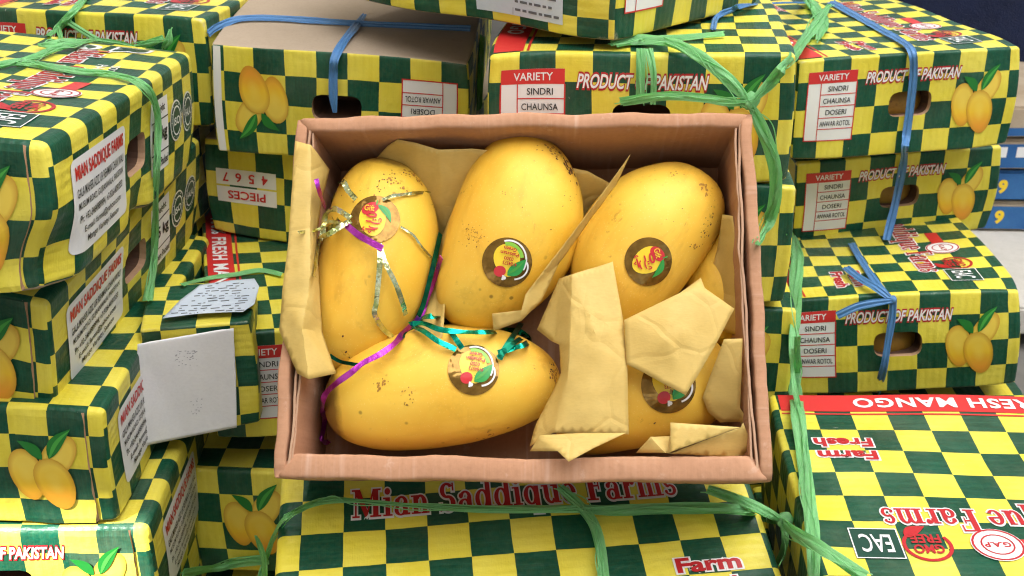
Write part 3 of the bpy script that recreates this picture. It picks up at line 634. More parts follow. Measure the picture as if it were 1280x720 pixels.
# the box at the bottom of the gap and the one beneath it
c = add('R', (-.139, .865, -.588), (-1.5, 0, 0), 'E', 'low carton in the dark gap beside the open box, printed mangoes', 19, scale=1.08, holes=()); c.mangoes('end', 1.9, 1.9)
c = add('S', (-.155, .80, -.689), (3, 0, 0), 'E', 'lowest carton in the gap, red sweet lettering on its dark lid', 20, holes=()); c.top_print('s'); 
a, b = text2d('SWEET', .02), text2d('SWEET', .09); p = c.decal('lettering_outline', 'top', fit(b, 9.2, 1.4, 11.0, 1.9, a), M['white']); c.decal('lettering', 'top', fit(a, 9.2, 1.4, 11.0, 1.9), M['crimson'], .0008, p)
# the two lids in front
c = add('C', (.329, .576, -.4945), (-3.7, .9, -1.8), 'T', 'large front right carton whose lid lettering is upside down', 21, holes=(), rad=.004); c.top_print('bfml'); c.side_print('side')
c = add('B', (0.0066, 0.5723, -0.5245), (6.86, 15.0, -.3), 'N', 'front carton under the open box, green band across its lid', 22, scale=1.050, holes=(), rad=.005); c.top_print('fm', -.15)

# ------------------------------------------------------------------ the open box of mangoes
AM = Matrix.Translation(Vector((.010, .650, -.320))+CAMZ) @ rot(-.7, 53.9, -2.7); AI = AM.inverted()
AL, AW, AH = .285, .211, .0855
def ray(px, py):
    d = Vector(((px-640)/FPX, (360-py)/FPX, -1)); d.rotate(cam.rotation_euler); return d.normalized()
def onA(px, py, z):            # a picture point at height z over the open box's floor, in the box's own space
    o = AI @ CAMZ; d = AI.to_3x3() @ ray(px, py); t = (z-o.z)/d.z; return o+d*t
def open_box():
    root = empty('open_carton', AM, 'open brown cardboard box of mangoes tilted towards the viewer', 'box')
    hx0, hx1, hy, H_ = AL/2, AL/2-.0035, AW/2, AH       # half widths at the front and back
    def xw(y): t = (y+hy)/(2*hy); return hx0+(hx1-hx0)*t
    V = [(-hx0, -hy-.007, 0), (hx0, -hy-.007, 0), (hx1, hy, 0), (-hx1, hy, 0), (-hx0, -hy-.007, .004), (hx0, -hy-.007, .004), (hx1, hy, .004), (-hx1, hy, .004)]
    mesh_obj('floor_panel', V, [(3, 2, 1, 0), (4, 5, 6, 7), (0, 1, 5, 4), (1, 2, 6, 5), (2, 3, 7, 6), (3, 0, 4, 7)], M['brown'], root)
    # front and back: one sheet rolled over into a double wall with a soft rounded top
    def rolled(name, y0, dirn, th, label, inset, sag):
        n = 72; prof = []
        r = .0016
        prof.append((0., 0.)); prof.append((0., H_*.35)); prof.append((0., H_*.7)); prof.append((0, H_-r*2))
        prof += [(r*.25, H_-r*.8), (r*.8, H_-r*.15), (r*1.6, H_), (th*.5, H_+.0005), (th-r*1.2, H_), (th-r*.5, H_-r*.25), (th, H_-r)]
        prof += [(th, H_*.8), (th, H_*.6), (th, H_*.4), (th, H_*.2), (th, .004)]
        V, F_ = [], []; m_ = len(prof)
        for i in range(n+1):
            t = i/n; xx = (t*2-1)
            for k, (a, z) in enumerate(prof):
                y = y0+dirn*a; hw = xw(y)-(.0005 if 1 else 0)
                e = min(t, 1-t); rag = .0008*noise.noise(Vector((t*9, k*.05, y0*40)))+.0003*noise.noise(Vector((t*40, k*.2, y0)))
                zz = z+(rag*1.2 if z > H_*.6 else 0)-(sag*(1-xx*xx) if z > H_*.5 else 0)-(.004*max(0, 1-e/.02) if z > H_*.9 else 0)
                cut = inset*max(0, (a-.002)/th)         # mitred end of the roll
                V.append((xx*(hw-cut), y+rag*1.5+dirn*(-.0014)*math.sin(t*math.pi)*(z/H_), zz))
        for i in range(n):
            for k in range(m_-1):
                q = (i*m_+k, (i+1)*m_+k, (i+1)*m_+k+1, i*m_+k+1); F_.append(q if dirn < 0 else q[::-1])
        for i in (0, n): F_.append(tuple(i*m_+k for k in range(m_)))
        return mesh_obj(name, V, F_, M['brown'], root, smooth=True)
    rolled('rolled_wall', -hy-.0075, 1, .0140, 'front', .012, .001); rolled('rolled_wall', hy, -1, .0095, 'back', .006, .0)
    # left and right: a rolled outer board and two thin plies inside it, their cut edges showing
    for sg in (-1, 1):
        for k, (dx, th, dz, yb, yf) in enumerate(((.0, .0070, 0, .0, .0), (.0076, .0015, -.0012, .003, .006), (.0098, .0014, -.0022, .005, .009))):
            n = 48; V, F_, FM = [], [], []; r = th*.2 if k == 0 else .0003; hz = H_+dz
            prof = [(0, .004), (0, H_*.3), (0, H_*.6), (0, H_*.85), (0, hz-r), (r*.3, hz-r*.3), (r, hz), (th-r, hz), (th-r*.3, hz-r*.3), (th, hz-r), (th, H_*.85), (th, H_*.6), (th, H_*.3), (th, .004)]; m_ = len(prof)
            for i in range(n+1):
                t = i/n; y0_ = -hy-.007+yf; y = y0_+(hy-.0005-yb-y0_)*t; w0 = xw(y)-dx; e = min(t, 1-t)
                bow = .0016*math.sin(t*math.pi)*(k > 0)+.0014*noise.noise(Vector((t*6, k*1.3, sg)))+.0005*noise.noise(Vector((t*22, k, sg)))
                for a, z in prof:
                    top = z > H_*.8
                    V.append((sg*(w0-a-bow-.0007*noise.noise(Vector((t*5, z*60, sg+k)))), y, z+(.0011*noise.noise(Vector((t*9, k*2, sg*2)))-(.003*max(0, 1-e/.03) if k == 0 else 0) if top else 0)))
            for i in range(n):
                for j in range(m_-1):
                    q = (i*m_+j, (i+1)*m_+j, (i+1)*m_+j+1, i*m_+j+1); F_.append(q if sg > 0 else q[::-1]); FM.append(1 if (k > 0 and 5 <= j <= 7) else 0)
            for i in (0, n): F_.append(tuple(i*m_+j for j in range(m_))); FM.append(1)
            mesh_obj('side_panel', V, F_, [M['brown_end'], M['brown_edge']], root, fmat=FM, smooth=k == 0)
    return root
OB = open_box()

# ------------------------------------------------------------------ mangoes
MG = {}
def mango(key, e0, e1, wpx, z, label, seed, thick=.92, flip=1, tap=.07):
    p0, p1 = onA(*e0, z), onA(*e1, z); c_ = (p0+p1)/2; ax = (p0-p1); ln = ax.length; ax.normalize()
    wd = (onA(e0[0]+wpx, e0[1], z)-onA(*e0, z)).length
    zz = Vector((0, 0, 1)); zz = (zz-ax*zz.dot(ax)).normalized(); yy = zz.cross(ax)
    mtx = AM @ Matrix(((ax.x, yy.x, zz.x, c_.x), (ax.y, yy.y, zz.y, c_.y), (ax.z, yy.z, zz.z, c_.z), (0, 0, 0, 1)))
    nu, nv = 84, 56; V, F_ = [], []; a, b, cc = ln/2, wd/2, wd/2*thick; rr = random.Random(seed); ph = [rr.uniform(0, 6) for _ in range(4)]
    for j in range(nv+1):
        th = math.pi*j/nv; cx = math.cos(th); sx = math.sin(th)
        x = a*math.copysign(abs(cx)**.95, cx); prof = (sx**.84)*(1+tap*cx-.05*cx*cx)
        for i in range(nu):
            ph_ = 2*math.pi*i/nu; y = b*prof*math.cos(ph_)*1.0; z_ = cc*prof*math.sin(ph_)
            y += flip*.10*b*(1-2.4*cx*cx)*sx**.5; y += -flip*.10*b*max(0, -cx)**3;  
            d = Vector((x, y, z_)); d *= 1+.022*noise.noise(Vector((x*22+seed, y*22, z_*22)))+.006*noise.noise(Vector((x*60+seed, y*60, z_*60)))
            V.append(d)
    for j in range(nv):
        for i in range(nu): F_.append((j*nu+i, (j+1)*nu+i, (j+1)*nu+(i+1) % nu, j*nu+(i+1) % nu))
    o = mesh_obj('mango', V, F_, M['mango'], smooth=True); o.matrix_world = mtx; MG[key] = o
    tag(o, label, 'mango', 'mangoes in the open box'); return o
mango('m1', (494, 202), (432, 468), 146, .043, 'mango at the upper left wrapped with gold and purple ribbon', 1, flip=-1)
mango('m2', (676, 176), (590, 413), 161, .047, 'large mango at the top middle with round gold sticker', 2, flip=-1)
mango('m3', (873, 213), (735, 408), 153, .042, 'mango at the upper right with a round gift sticker', 3, flip=1)
mango('m4', (407, 503), (700, 468), 151, .041, 'mango lying lengthwise at the lower left under a teal ribbon', 4, flip=-.45)
mango('m5', (912, 455), (690, 522), 156, .036, 'lower right mango mostly covered by yellow paper', 5, flip=1)
mango('m6', (898, 290), (922, 440), 92, .026, 'mango at the right wall, mostly hidden behind paper', 6)

# ------------------------------------------------------------------ looking up points on what has been built
def bvh(objs):
    V, F_ = [], []
    bpy.context.view_layer.update()
    for o in objs:
        n = len(V); mw = o.matrix_world; V += [mw @ v.co for v in o.data.vertices]; F_ += [tuple(i+n for i in p.vertices) for p in o.data.polygons]
    if objs and objs[0] in BODIES:
        for c_, face, h in COVERS:
            n = len(V); mw = c_.root.matrix_world; V += [mw @ c_.P(face, u, v) for u, v in ((h[0], h[1]), (h[2], h[1]), (h[2], h[3]), (h[0], h[3]))]; F_.append((n, n+1, n+2, n+3))
    return BVHTree.FromPolygons(V, F_)
T_BOX = bvh(BODIES); T_ALL = bvh(BODIES+[o for o in OB.children]); T_M = {k: bvh([o]) for k, o in MG.items()}; T_MA = bvh(list(MG.values())+[o for o in OB.children if o.name.startswith('floor')])
def hit(px, py, tree):
    d = ray(px, py); p, n, i, dist = tree.ray_cast(CAMZ, d)
    if p is None: return None, None
    if n.dot(d) > 0: n = -n
    return p, n
def smooth_path(P, sub):
    out = []; n = len(P)
    for i in range(n-1):
        p0, p1, p2, p3 = P[max(i-1, 0)], P[i], P[i+1], P[min(i+2, n-1)]
        for k in range(sub):
            t = k/sub; out.append(tuple(.5*((2*b)+(c_-a)*t+(2*a-5*b+4*c_-d)*t*t+(3*b-a-3*c_+d)*t**3) for a, b, c_, d in zip(p0, p1, p2, p3)))
    out.append(tuple(P[-1])); return out
def band(name, pts, mat, parent=None, sub=8, ridge=.0006, nc=6, roll=0., seed=0, thick=.0005, kink=0.):
    """pts: (point, normal, width) in world space"""
    raw = [tuple(p)+tuple(n)+(w_,) for p, n, w_ in pts]; S = smooth_path(raw, sub); V, F_, UV = [], [], []; m_ = len(S); s_ = 0; rr = random.Random(seed)
    for i, q in enumerate(S):
        p = Vector(q[:3]); n = Vector(q[3:6]).normalized(); w_ = q[6]
        t = Vector(S[min(i+1, m_-1)][:3])-Vector(S[max(i-1, 0)][:3]); t.normalize(); 
        if i: s_ += (p-Vector(S[i-1][:3])).length
        if roll: n = Matrix.Rotation(roll*math.sin(i*.35+seed), 3, t) @ n
        if kink: n = Matrix.Rotation(kink*rr.uniform(-1, 1), 3, t) @ n
        b = t.cross(n).normalized(); n = b.cross(t)
        w_ *= 1+.14*noise.noise(Vector((s_*35, seed, 3)))
        for layer in (0, 1):
            for k in range(nc+1):
                u = k/nc-.5; rz = ridge*math.cos(k*2.1+seed)*(1-abs(u)) + ridge*.7*noise.noise(Vector((s_*90, k, seed)))
                V.append(p+b*u*w_+n*(rz-layer*thick)); UV.append((s_/.02, u+seed*.37))
    q = 2*(nc+1)
    for i in range(m_-1):
        for k in range(nc):
            a = i*q+k; F_.append((a, a+1, a+1+q, a+q)); a += nc+1; F_.append((a, a+q, a+1+q, a+1))
        a = i*q; F_ += [(a, a+q, a+q+nc+1, a+nc+1), (a+nc, a+nc+nc+1, a+nc+nc+1+q, a+nc+q)]
    for i in (0, m_-1): F_ += [(i*q+k, i*q+k+nc+1, i*q+k+nc+2, i*q+k+1) for k in range(nc)]
    o = mesh_obj(name, V, F_, mat, parent, uv=UV, smooth=True); o.data.set_sharp_from_angle(angle=math.radians(42)); return o
def strap(name, path, mat, wpx, lift=.003, tree=None, parent=None, seed=0, wscale=1., **kw):
    """path: (px, py[, extra lift[, width factor]]) laid on the surfaces below"""
    tree = tree or T_ALL; pts = []; last = 1.2
    for q in path:
        p, n = hit(q[0], q[1], tree)
        ex = q[2] if len(q) > 2 else 0; wf = q[3] if len(q) > 3 else 1
        if p is None: p = CAMZ+ray(q[0], q[1])*last; n = -ray(q[0], q[1])
        last = (p-CAMZ).length
        v = (CAMZ-p).normalized(); n = (n*.6+v*.6).normalized()
        # extra lift goes straight towards the eye side so that the strap clears what lies under it
        pp = p+n*lift+v*ex; dpt = (pp-CAMZ).length; pts.append((pp, n, wpx*wf*wscale/FPX*dpt))
    return band(name, pts, mat, parent, seed=seed, **kw)

# ------------------------------------------------------------------ stickers
def sticker(key, px, py, rpx, rotd, design, name='sticker'):
    o = MG[key]; p, n = hit(px, py, T_M[key]); mi = o.matrix_world.inverted(); d0 = ray(px, py)
    scale = (p-CAMZ).length/FPX; right = Vector((1, 0, 0)); up = n.cross(right).normalized(); right = up.cross(n).normalized()
    r = Matrix.Rotation(math.radians(rotd), 3, n); right = r @ right; up = r @ up
    def surf(u, v, off):
        q = p+right*u+up*v; h, nn, _, _ = T_M[key].ray_cast(q+n*.03, -n)
        if h is None: h, nn = q, n
        return mi @ (h+nn*off)
    R_ = rpx*scale
    def part(nm, vf, m, off, par=None):
        V, F_ = vf; return mesh_obj(nm, [surf(u*R_, v*R_, off) for u, v in V], F_, M[m], par or o)
    rings = 7; V = [(0, 0)]; F_ = []; n_ = 40
    for k in range(1, rings+1): V += [(k/rings*math.cos(a*2*math.pi/n_), k/rings*math.sin(a*2*math.pi/n_)) for a in range(n_)]
    F_ += [(0, 1+a, 1+(a+1) % n_) for a in range(n_)]
    for k in range(rings-1): F_ += [(1+k*n_+a, 1+(k+1)*n_+a, 1+(k+1)*n_+(a+1) % n_, 1+k*n_+(a+1) % n_) for a in range(n_)]
    s_ = part(name, (V, F_), 'gold', .0007); s_.data.polygons.foreach_set('use_smooth', [True]*len(s_.data.polygons))
    def grid(vf): return vf
    if design == 'green':       # green and yellow mango shape with upside-down print
        part('printed_shape', blob2d(-.02, .08, .52, .66, .35, .12), 's_yellow', .0010, o)
        part('printed_shape', blob2d(-.22, -.40, .24, .22, .4, 0), 's_red', .0012, o)
        part('printed_arc', arc2d(-.02, .08, .66, .74, .14, .14, 20, 110), 's_green', .0012, o)
        part('printed_arc', arc2d(.02, .10, .74, .82, .07, .07, -20, 115), 'white', .0013, o)
        part('printed_leaf', leaf2d(.10, -.5, .70, .28, .46, -.05), 's_leaf', .0014, o); part('leaf_vein', leaf2d(.1, -.44, .66, .24, .10, -.05), 'leaf2', .0016, o)
        part('printed_arc', arc2d(.25, -.1, .62, .55, .07, .07, -75, 30), 'white', .0015, o)
        tx = [fit(text2d(t, .02), a, y, b, y+.15) for t, a, b, y in (('Green', -.30, .20, -.05), ('Pakistan', -.42, .30, .14), ('0300', -.25, .12, .33), ('4184573', -.42, .14, .52))]
        tx = [([(-x_+-.12, y_) for x_, y_ in v], f) for v, f in tx]
        tx = [([(-.12-x_-.12, y_) for x_, y_ in v], f) for v, f in tx]
        # the sticker sits head down: turn the words half round in place
        tw = [([(-x_-.16, .58-y_) for x_, y_ in v], f) for v, f in tx]
        part('lettering', join2d(*tw), 'crimson', .0019, o)
        part('stem_mark', join2d(rect2d(-.10, -.72, -.02, -.52), disc2d(.0, -.62, .07)), 'white', .0015, o)
    else:                       # gift sticker: mango with red shoulder, leaf and flowing script
        part('printed_shape', blob2d(-.06, -.05, .52, .68, .25, .12), 's_yellow', .0010, o)
        part('printed_shape', blob2d(-.22, .42, .36, .24, .55, 0), 's_red', .0012, o)
        part('printed_leaf', leaf2d(.05, .60, .66, -.05, .26, .12), 's_leaf', .0014, o); part('leaf_vein', leaf2d(.1, .55, .62, 0, .05, .12), 'leaf2', .0016, o)
        part('stem_mark', rect2d(-.03, .58, .02, .80), 'leaf2', .0015, o)
        part('lettering', fit(text2d('Gift', .01), -.45, .30, -.05, .55), 's_yellow', .0016, o)
        st = [arc2d(-.12, .14, .22, .12, .08, .08, -200, 120), arc2d(.08, -.14, .20, .09, .06, .06, 180, 350), rect2d(-.30, -.17, -.08, -.11), disc2d(-.02, -.05, .035), disc2d(.07, -.05, .035),
              arc2d(.05, -.34, .20, .10, .06, .06, 170, 340), rect2d(-.26, -.50, .12, -.44), arc2d(-.30, -.46, .09, .09, .05, .05, 100, 290), disc2d(-.12, -.56, .03), disc2d(-.04, -.56, .03), disc2d(-.08, -.61, .03), arc2d(.24, -.05, .07, .1, .04, .04, -60, 200)]
        part('lettering', join2d(*st), 's_red', .0017, o)
    return s_
M['s_yellow'] = flat('sticker_yellow', (.82, .58, .03, 1), .3); M['s_red'] = flat('sticker_red', (.55, .02, .03, 1), .3)
M['s_green'] = flat('sticker_lime', (.22, .50, .05, 1), .3); M['s_leaf'] = flat('sticker_leaf', (.02, .30, .06, 1), .3)
sticker('m1', 468, 274, 31, -8, 'gift'); sticker('m3', 811, 327, 30, -75, 'gift')
sticker('m2', 634, 328, 31, -12, 'green'); sticker('m4', 592, 461, 32, -8, 'green'); sticker('m5', 836, 482, 34, 5, 'green')

# ------------------------------------------------------------------ marks on the skins
M['scar'] = flat('skin_scar', (.11, .042, .012, 1), .7); M['scuff'] = flat('skin_scuff', (.40, .19, .025, 1), .6)
def spots(key, cx, cy, rx, ry, n, r0, r1, mat='scar', ang=0., seed=0, name='skin_spots'):
    rr = random.Random(seed+n); V, F_ = [], []; o = MG[key]; mi = o.matrix_world.inverted(); ca, sa = math.cos(ang), math.sin(ang)
    for _ in range(max(1, int(n*.62))):
        a, b = rr.gauss(0, .5)*rx, rr.gauss(0, .5)*ry; x, y = cx+a*ca-b*sa, cy+a*sa+b*ca; p, nn = hit(x, y, T_M[key])
        if p is None: continue
        r = rr.uniform(r0, r1)*.00052; t1 = nn.orthogonal().normalized(); t2 = nn.cross(t1); k = len(V); m_ = 7; el = rr.uniform(.6, 1.)
        V.append(mi @ (p+nn*.00035)); V += [mi @ (p+nn*.00025+(t1*math.cos(q*2*math.pi/m_)+t2*el*math.sin(q*2*math.pi/m_))*r*rr.uniform(.6, 1.2)) for q in range(m_)]
        F_ += [(k, k+1+q, k+1+(q+1) % m_) for q in range(m_)]
    if V: tag(mesh_obj(name, V, F_, M[mat], o), kind='stuff')
spots('m1', 488, 226, 34, 12, 46, .5, 1.5, ang=-.45, seed=1); spots('m1', 480, 232, 40, 14, 30, .8, 2.4, 'scuff', -.45, 2); spots('m1', 505, 236, 14, 4, 9, 1., 2.6, 'scuff', .8, 3); spots('m1', 435, 440, 8, 5, 4, 1., 2.4, seed=4); spots('m1', 428, 422, 2, 2, 1, 1.5, 2, seed=5); spots('m1', 540, 250, 4, 14, 10, .6, 1.6, seed=6)
spots('m2', 590, 292, 15, 14, 60, .4, 1.1, 'scuff', 0, 7); spots('m2', 592, 294, 15, 13, 22, .4, .9, seed=8); spots('m2', 711, 210, 4, 16, 46, 1.4, 3.4, seed=9, ang=-.5); spots('m2', 690, 188, 22, 5, 40, 1.2, 3.0, 'scuff', .3, 29); spots('m1', 520, 222, 24, 5, 34, 1.2, 3., 'scuff', .6, 30); spots('m4', 693, 470, 4, 18, 26, 1.5, 3.2, 'scuff', 0, 31); spots('m3', 880, 235, 6, 14, 24, 1.2, 2.8, 'scuff', -.5, 32); spots('m2', 702, 196, 8, 5, 16, .8, 2., seed=10); spots('m2', 712, 250, 10, 18, 22, .4, 1., seed=11); spots('m2', 640, 255, 70, 60, 14, .4, 1.2, seed=12); spots('m2', 630, 240, 4, 5, 8, .5, 1.3, 'scuff', 0, 13)
spots('m3', 884, 285, 8, 22, 46, .5, 1.6, ang=.5, seed=14); spots('m3', 868, 308, 8, 6, 24, .7, 1.6, 'scuff', 0, 15); spots('m3', 830, 270, 60, 40, 12, .4, 1., seed=16); spots('m3', 845, 219, 14, 4, 10, .6, 1.6, 'scuff', 0, 17)
spots('m4', 512, 492, 10, 16, 22, .6, 1.6, 'scuff', .2, 18); spots('m4', 508, 505, 8, 6, 9, .5, 1.1, seed=19); spots('m4', 475, 482, 16, 7, 26, .8, 2.2, 'scuff', -.5, 20); spots('m4', 690, 465, 5, 12, 16, .8, 2., seed=21); spots('m4', 610, 545, 40, 5, 30, .8, 2.2, 'scuff', -.25, 22); spots('m4', 668, 460, 3, 8, 5, .5, 1., seed=23)
spots('m5', 820, 527, 2, 2, 1, 1.4, 1.8, seed=24); spots('m5', 720, 520, 30, 15, 8, .4, 1., seed=25)

# ------------------------------------------------------------------ wrapping paper
def crumple(name, outline, label, seed, rough=.0016, mat='wrap', sub=6, bend=0., group='yellow wrapping papers around the mangoes', cat='paper', parent=None, space=True):
    """outline: (px, py, height over the box floor) corners of one sheet"""
    pts = [onA(x, y, z) for x, y, z in outline] if space else [Vector(p) for p in outline]
    bm = bmesh.new(); vs = [bm.verts.new(p) for p in pts]; bm.faces.new(vs); bmesh.ops.triangulate(bm, faces=bm.faces[:], quad_method='BEAUTY', ngon_method='BEAUTY')
    for k in range(sub):
        es = [e for e in bm.edges if e.calc_length() > .0045]
        if not es: break
        bmesh.ops.subdivide_edges(bm, edges=es, cuts=1, use_grid_fill=True, smooth=.0); bmesh.ops.triangulate(bm, faces=bm.faces[:])
    for k in range(3): bmesh.ops.smooth_vert(bm, verts=[v for v in bm.verts if not v.is_boundary], factor=.5, use_axis_x=True, use_axis_y=True, use_axis_z=True)
    bm.normal_update()
    bl = [v.co.copy() for v in bm.verts if v.is_boundary]
    dm = {v: min((v.co-b).length for b in bl[::2]) for v in bm.verts}; mxd = max(dm.values()) or 1
    cells = [Vector((noise.noise(Vector((k*1.7, seed, 0))), noise.noise(Vector((k*1.7, seed, 9))), noise.noise(Vector((k*1.7, seed, 23)))))*.11 + pts[k % len(pts)] for k in range(26)]
    mv = []; rr = random.Random(seed*7+1); folds = []
    for k in range(4):
        d = Vector((rr.uniform(-1, 1), rr.uniform(-1, 1), rr.uniform(-.3, .3))).normalized(); folds.append((d, rr.uniform(14, 34), rr.random(), rr.uniform(.4, 1.)))
    for v in bm.verts:
        p = v.co; w1 = noise.noise(Vector((p.x*24+seed, p.y*24, p.z*24))); w2 = abs(noise.noise(Vector((p.x*60+seed*3, p.y*46, p.z*50))))
        tri = sum(a*(abs(((p.dot(d)*f_+o_+.15*w1) % 1)-.5)*2-.5) for d, f_, o_, a in folds)/2
        ds = sorted((p-c_).length for c_ in cells)[:2]; cr = min(1, (ds[1]-ds[0])/.006)
        t = dm[v]/mxd; kk = 1 if not v.is_boundary else .55
        mv.append(v.normal*(rough*kk*(w1*1.1-w2*.9+(1-cr)*.7+tri*1.5)+bend*(1-(1-t)**2)))
    for v, d in zip(bm.verts, mv): v.co += d
    me = bpy.data.meshes.new(name); bm.to_mesh(me); bm.free(); me.materials.append(M[mat]); me.polygons.foreach_set('use_smooth', [True]*len(me.polygons))
    o = bpy.data.objects.new(name, me); COL.objects.link(o); sm = o.modifiers.new('thickness', 'SOLIDIFY'); sm.thickness = .00025
    if space: o.matrix_world = AM
    tag(o, label, cat, group); return o
RZ = AH
def sheet(label, verts, faces, seed, rough=.0009, marks=(), mat='wrap', bow=0.):
    """verts: (px, py, height over the box floor) of the sheet's corners and fold points; folds stay sharp"""
    bm = bmesh.new(); vs = [bm.verts.new(onA(*v)) for v in verts]
    for f in faces: bm.faces.new([vs[k] for k in f])
    bmesh.ops.triangulate(bm, faces=bm.faces[:])
    for k in range(5):
        es = [e for e in bm.edges if e.calc_length() > .005]
        if not es: break
        bmesh.ops.subdivide_edges(bm, edges=es, cuts=1, use_grid_fill=True); bmesh.ops.triangulate(bm, faces=[f for f in bm.faces if len(f.verts) > 3])
    for k in range(2): bmesh.ops.smooth_vert(bm, verts=[v for v in bm.verts if not v.is_boundary], factor=.4, use_axis_x=True, use_axis_y=True, use_axis_z=True)
    bmesh.ops.recalc_face_normals(bm, faces=bm.faces); bm.normal_update(); rr = random.Random(seed*11)
    bl = [v.co.copy() for v in bm.verts if v.is_boundary]; cs = [(onA(x, y, RZ-.01), a, r) for x, y, a, r in marks]
    folds = [(Vector((rr.uniform(-1, 1), rr.uniform(-1, 1), 0)).normalized(), rr.uniform(9, 26), rr.random(), rr.uniform(.4, 1)) for _ in range(3)]; mv = []
    for v in bm.verts:
        p = v.co; w1 = noise.noise(Vector((p.x*28+seed, p.y*28, p.z*28))); w2 = abs(noise.noise(Vector((p.x*85+seed*3, p.y*85, p.z*85))))
        tri = sum(a*(abs(((p.dot(d)*f_+o_+.2*w1) % 1)-.5)*2-.5) for d, f_, o_, a in folds)
        db = min((p-b).length for b in bl[::2]); up = 1 if v.normal.z > 0 else -1
        h = rough*(w1*1.2-w2*.8+tri*1.0)*min(1, db/.012)+up*bow*min(1, db/.02)
        for c_, a, r in cs:
            q = p-c_; d = math.hypot(q.x, q.y)
            if d < r: h += up*a*.22*(1-d/r)*(.4+.6*math.cos(3*math.atan2(q.y, q.x)+seed))
        mv.append(v.normal*h)
    for v, d in zip(bm.verts, mv): v.co += d
    me = bpy.data.meshes.new('wrapping_paper'); bm.to_mesh(me); bm.free(); me.materials.append(M[mat]); me.polygons.foreach_set('use_smooth', [True]*len(me.polygons)); me.set_sharp_from_angle(angle=math.radians(24))
    o = bpy.data.objects.new('wrapping_paper', me); COL.objects.link(o); o.matrix_world = AM; sm = o.modifiers.new('thickness', 'SOLIDIFY'); sm.thickness = .00012
    return tag(o, label, 'paper', 'yellow wrapping papers around the mangoes')
# over the left rim: outer face, rim fold, inner face
sheet('long yellow paper strip folded over the left rim of the box', [(369, 176, RZ+.003), (389, 181, RZ+.004), (412, 212, RZ-.022), (364, 249, RZ+.005), (389, 250, RZ+.005), (360, 307, RZ+.005), (388, 310, RZ+.006), (353, 364, RZ+.005), (386, 364, RZ+.006), (349, 413, RZ+.003), (378, 410, RZ+.009), (371, 467, RZ+.004), (386, 474, RZ+.008), (420, 467, RZ-.006), (403, 415, RZ-.012), (396, 300, RZ-.020), (402, 250, RZ-.024)],
  [(0, 1, 4, 3), (3, 4, 6, 5), (5, 6, 8, 7), (7, 8, 10, 9), (9, 10, 12, 11), (10, 14, 13, 12), (8, 14, 10), (6, 15, 14, 8), (4, 16, 15, 6), (1, 2, 16, 4)], 1, .0014, [(372, 330, .003, .012), (380, 420, .003, .012)])
sheet('yellow paper standing against the back wall behind the mangoes', [(455, 215, .030), (485, 182, .062), (497, 174, .070), (520, 179, .070), (548, 187, .068), (590, 186, .066), (640, 190, .062), (665, 205, .05), (650, 300, .012), (560, 330, .010), (520, 300, .012), (478, 260, .012)], [(0, 1, 2, 11), (2, 3, 10, 11), (3, 4, 5, 9, 10), (5, 6, 7, 8, 9)], 2, .0012)
sheet('shadowed yellow paper between the two upper right mangoes', [(690, 205, .050), (735, 214, .052), (768, 232, .040), (745, 290, .01), (700, 300, .01)], [(0, 1, 4), (1, 2, 3, 4)], 3)
sheet('narrow paper edge slanting up between the middle and right mangoes', [(788, 193, .088), (775, 211, .084), (742, 257, .082), (695, 318, .080), (657, 368, .078), (652, 388, .076), (615, 392, .074), (617, 414, .070), (652, 401, .072), (677, 376, .070), (699, 329, .070), (728, 289, .070), (771, 230, .076)], [(0, 1, 12), (1, 2, 11, 12), (2, 3, 10, 11), (3, 4, 9, 10), (4, 5, 8, 9), (5, 6, 7, 8)], 4, .0004)
sheet('yellow paper tucked between the left and middle mangoes', [(600, 211, .052), (584, 236, .058), (566, 271, .060), (557, 350, .058), (555, 400, .062), (553, 420, .066), (512, 472, .074), (468, 455, .068), (505, 428, .062), (528, 402, .052), (535, 360, .040), (545, 320, .036), (560, 275, .040), (578, 236, .044)], [(0, 1, 13), (1, 2, 12, 13), (2, 3, 11, 12), (3, 4, 10, 11), (4, 5, 9, 10), (5, 6, 8, 9), (6, 7, 8)], 5, .0006)
sheet('broad yellow paper sheet over the lower right mango', [(699, 348, .072), (714, 343, .083), (766, 327, .080), (779, 400, .083), (784, 455, .084), (786, 543, .079), (740, 543, .084), (692, 541, .081), (662, 558, .066), (671, 528, .066), (691, 489, .070), (701, 466, .072), (699, 431, .074), (690, 427, .068), (671, 412, .060), (712, 430, .085), (710, 470, .084), (745, 420, .087), (735, 500, .088)],
  [(0, 1, 15, 12, 13, 14), (1, 2, 3, 17), (1, 17, 15), (3, 4, 18, 17), (15, 17, 18, 16), (12, 15, 16, 11), (4, 5, 6, 18), (16, 18, 7), (18, 6, 7), (10, 11, 16), (10, 16, 7), (9, 10, 7), (8, 9, 7)], 6, .0010, [(745, 420, .0035, .018), (738, 398, .003, .012), (714, 466, .003, .010), (755, 520, .002, .014)])
sheet('tilted yellow paper piece above the lower right sticker', [(780, 400, .086), (850, 366, .087), (876, 347, .079), (881, 360, .085), (918, 386, .081), (895, 430, .085), (872, 470, .086), (857, 494, .087), (830, 480, .087), (803, 465, .087), (783, 455, .085), (835, 422, .091)], [(0, 1, 11), (1, 3, 11), (1, 2, 3), (3, 4, 5, 11), (5, 6, 7, 11), (7, 8, 9, 11), (9, 10, 0, 11)], 7, .0008, [(838, 420, .0045, .020)])
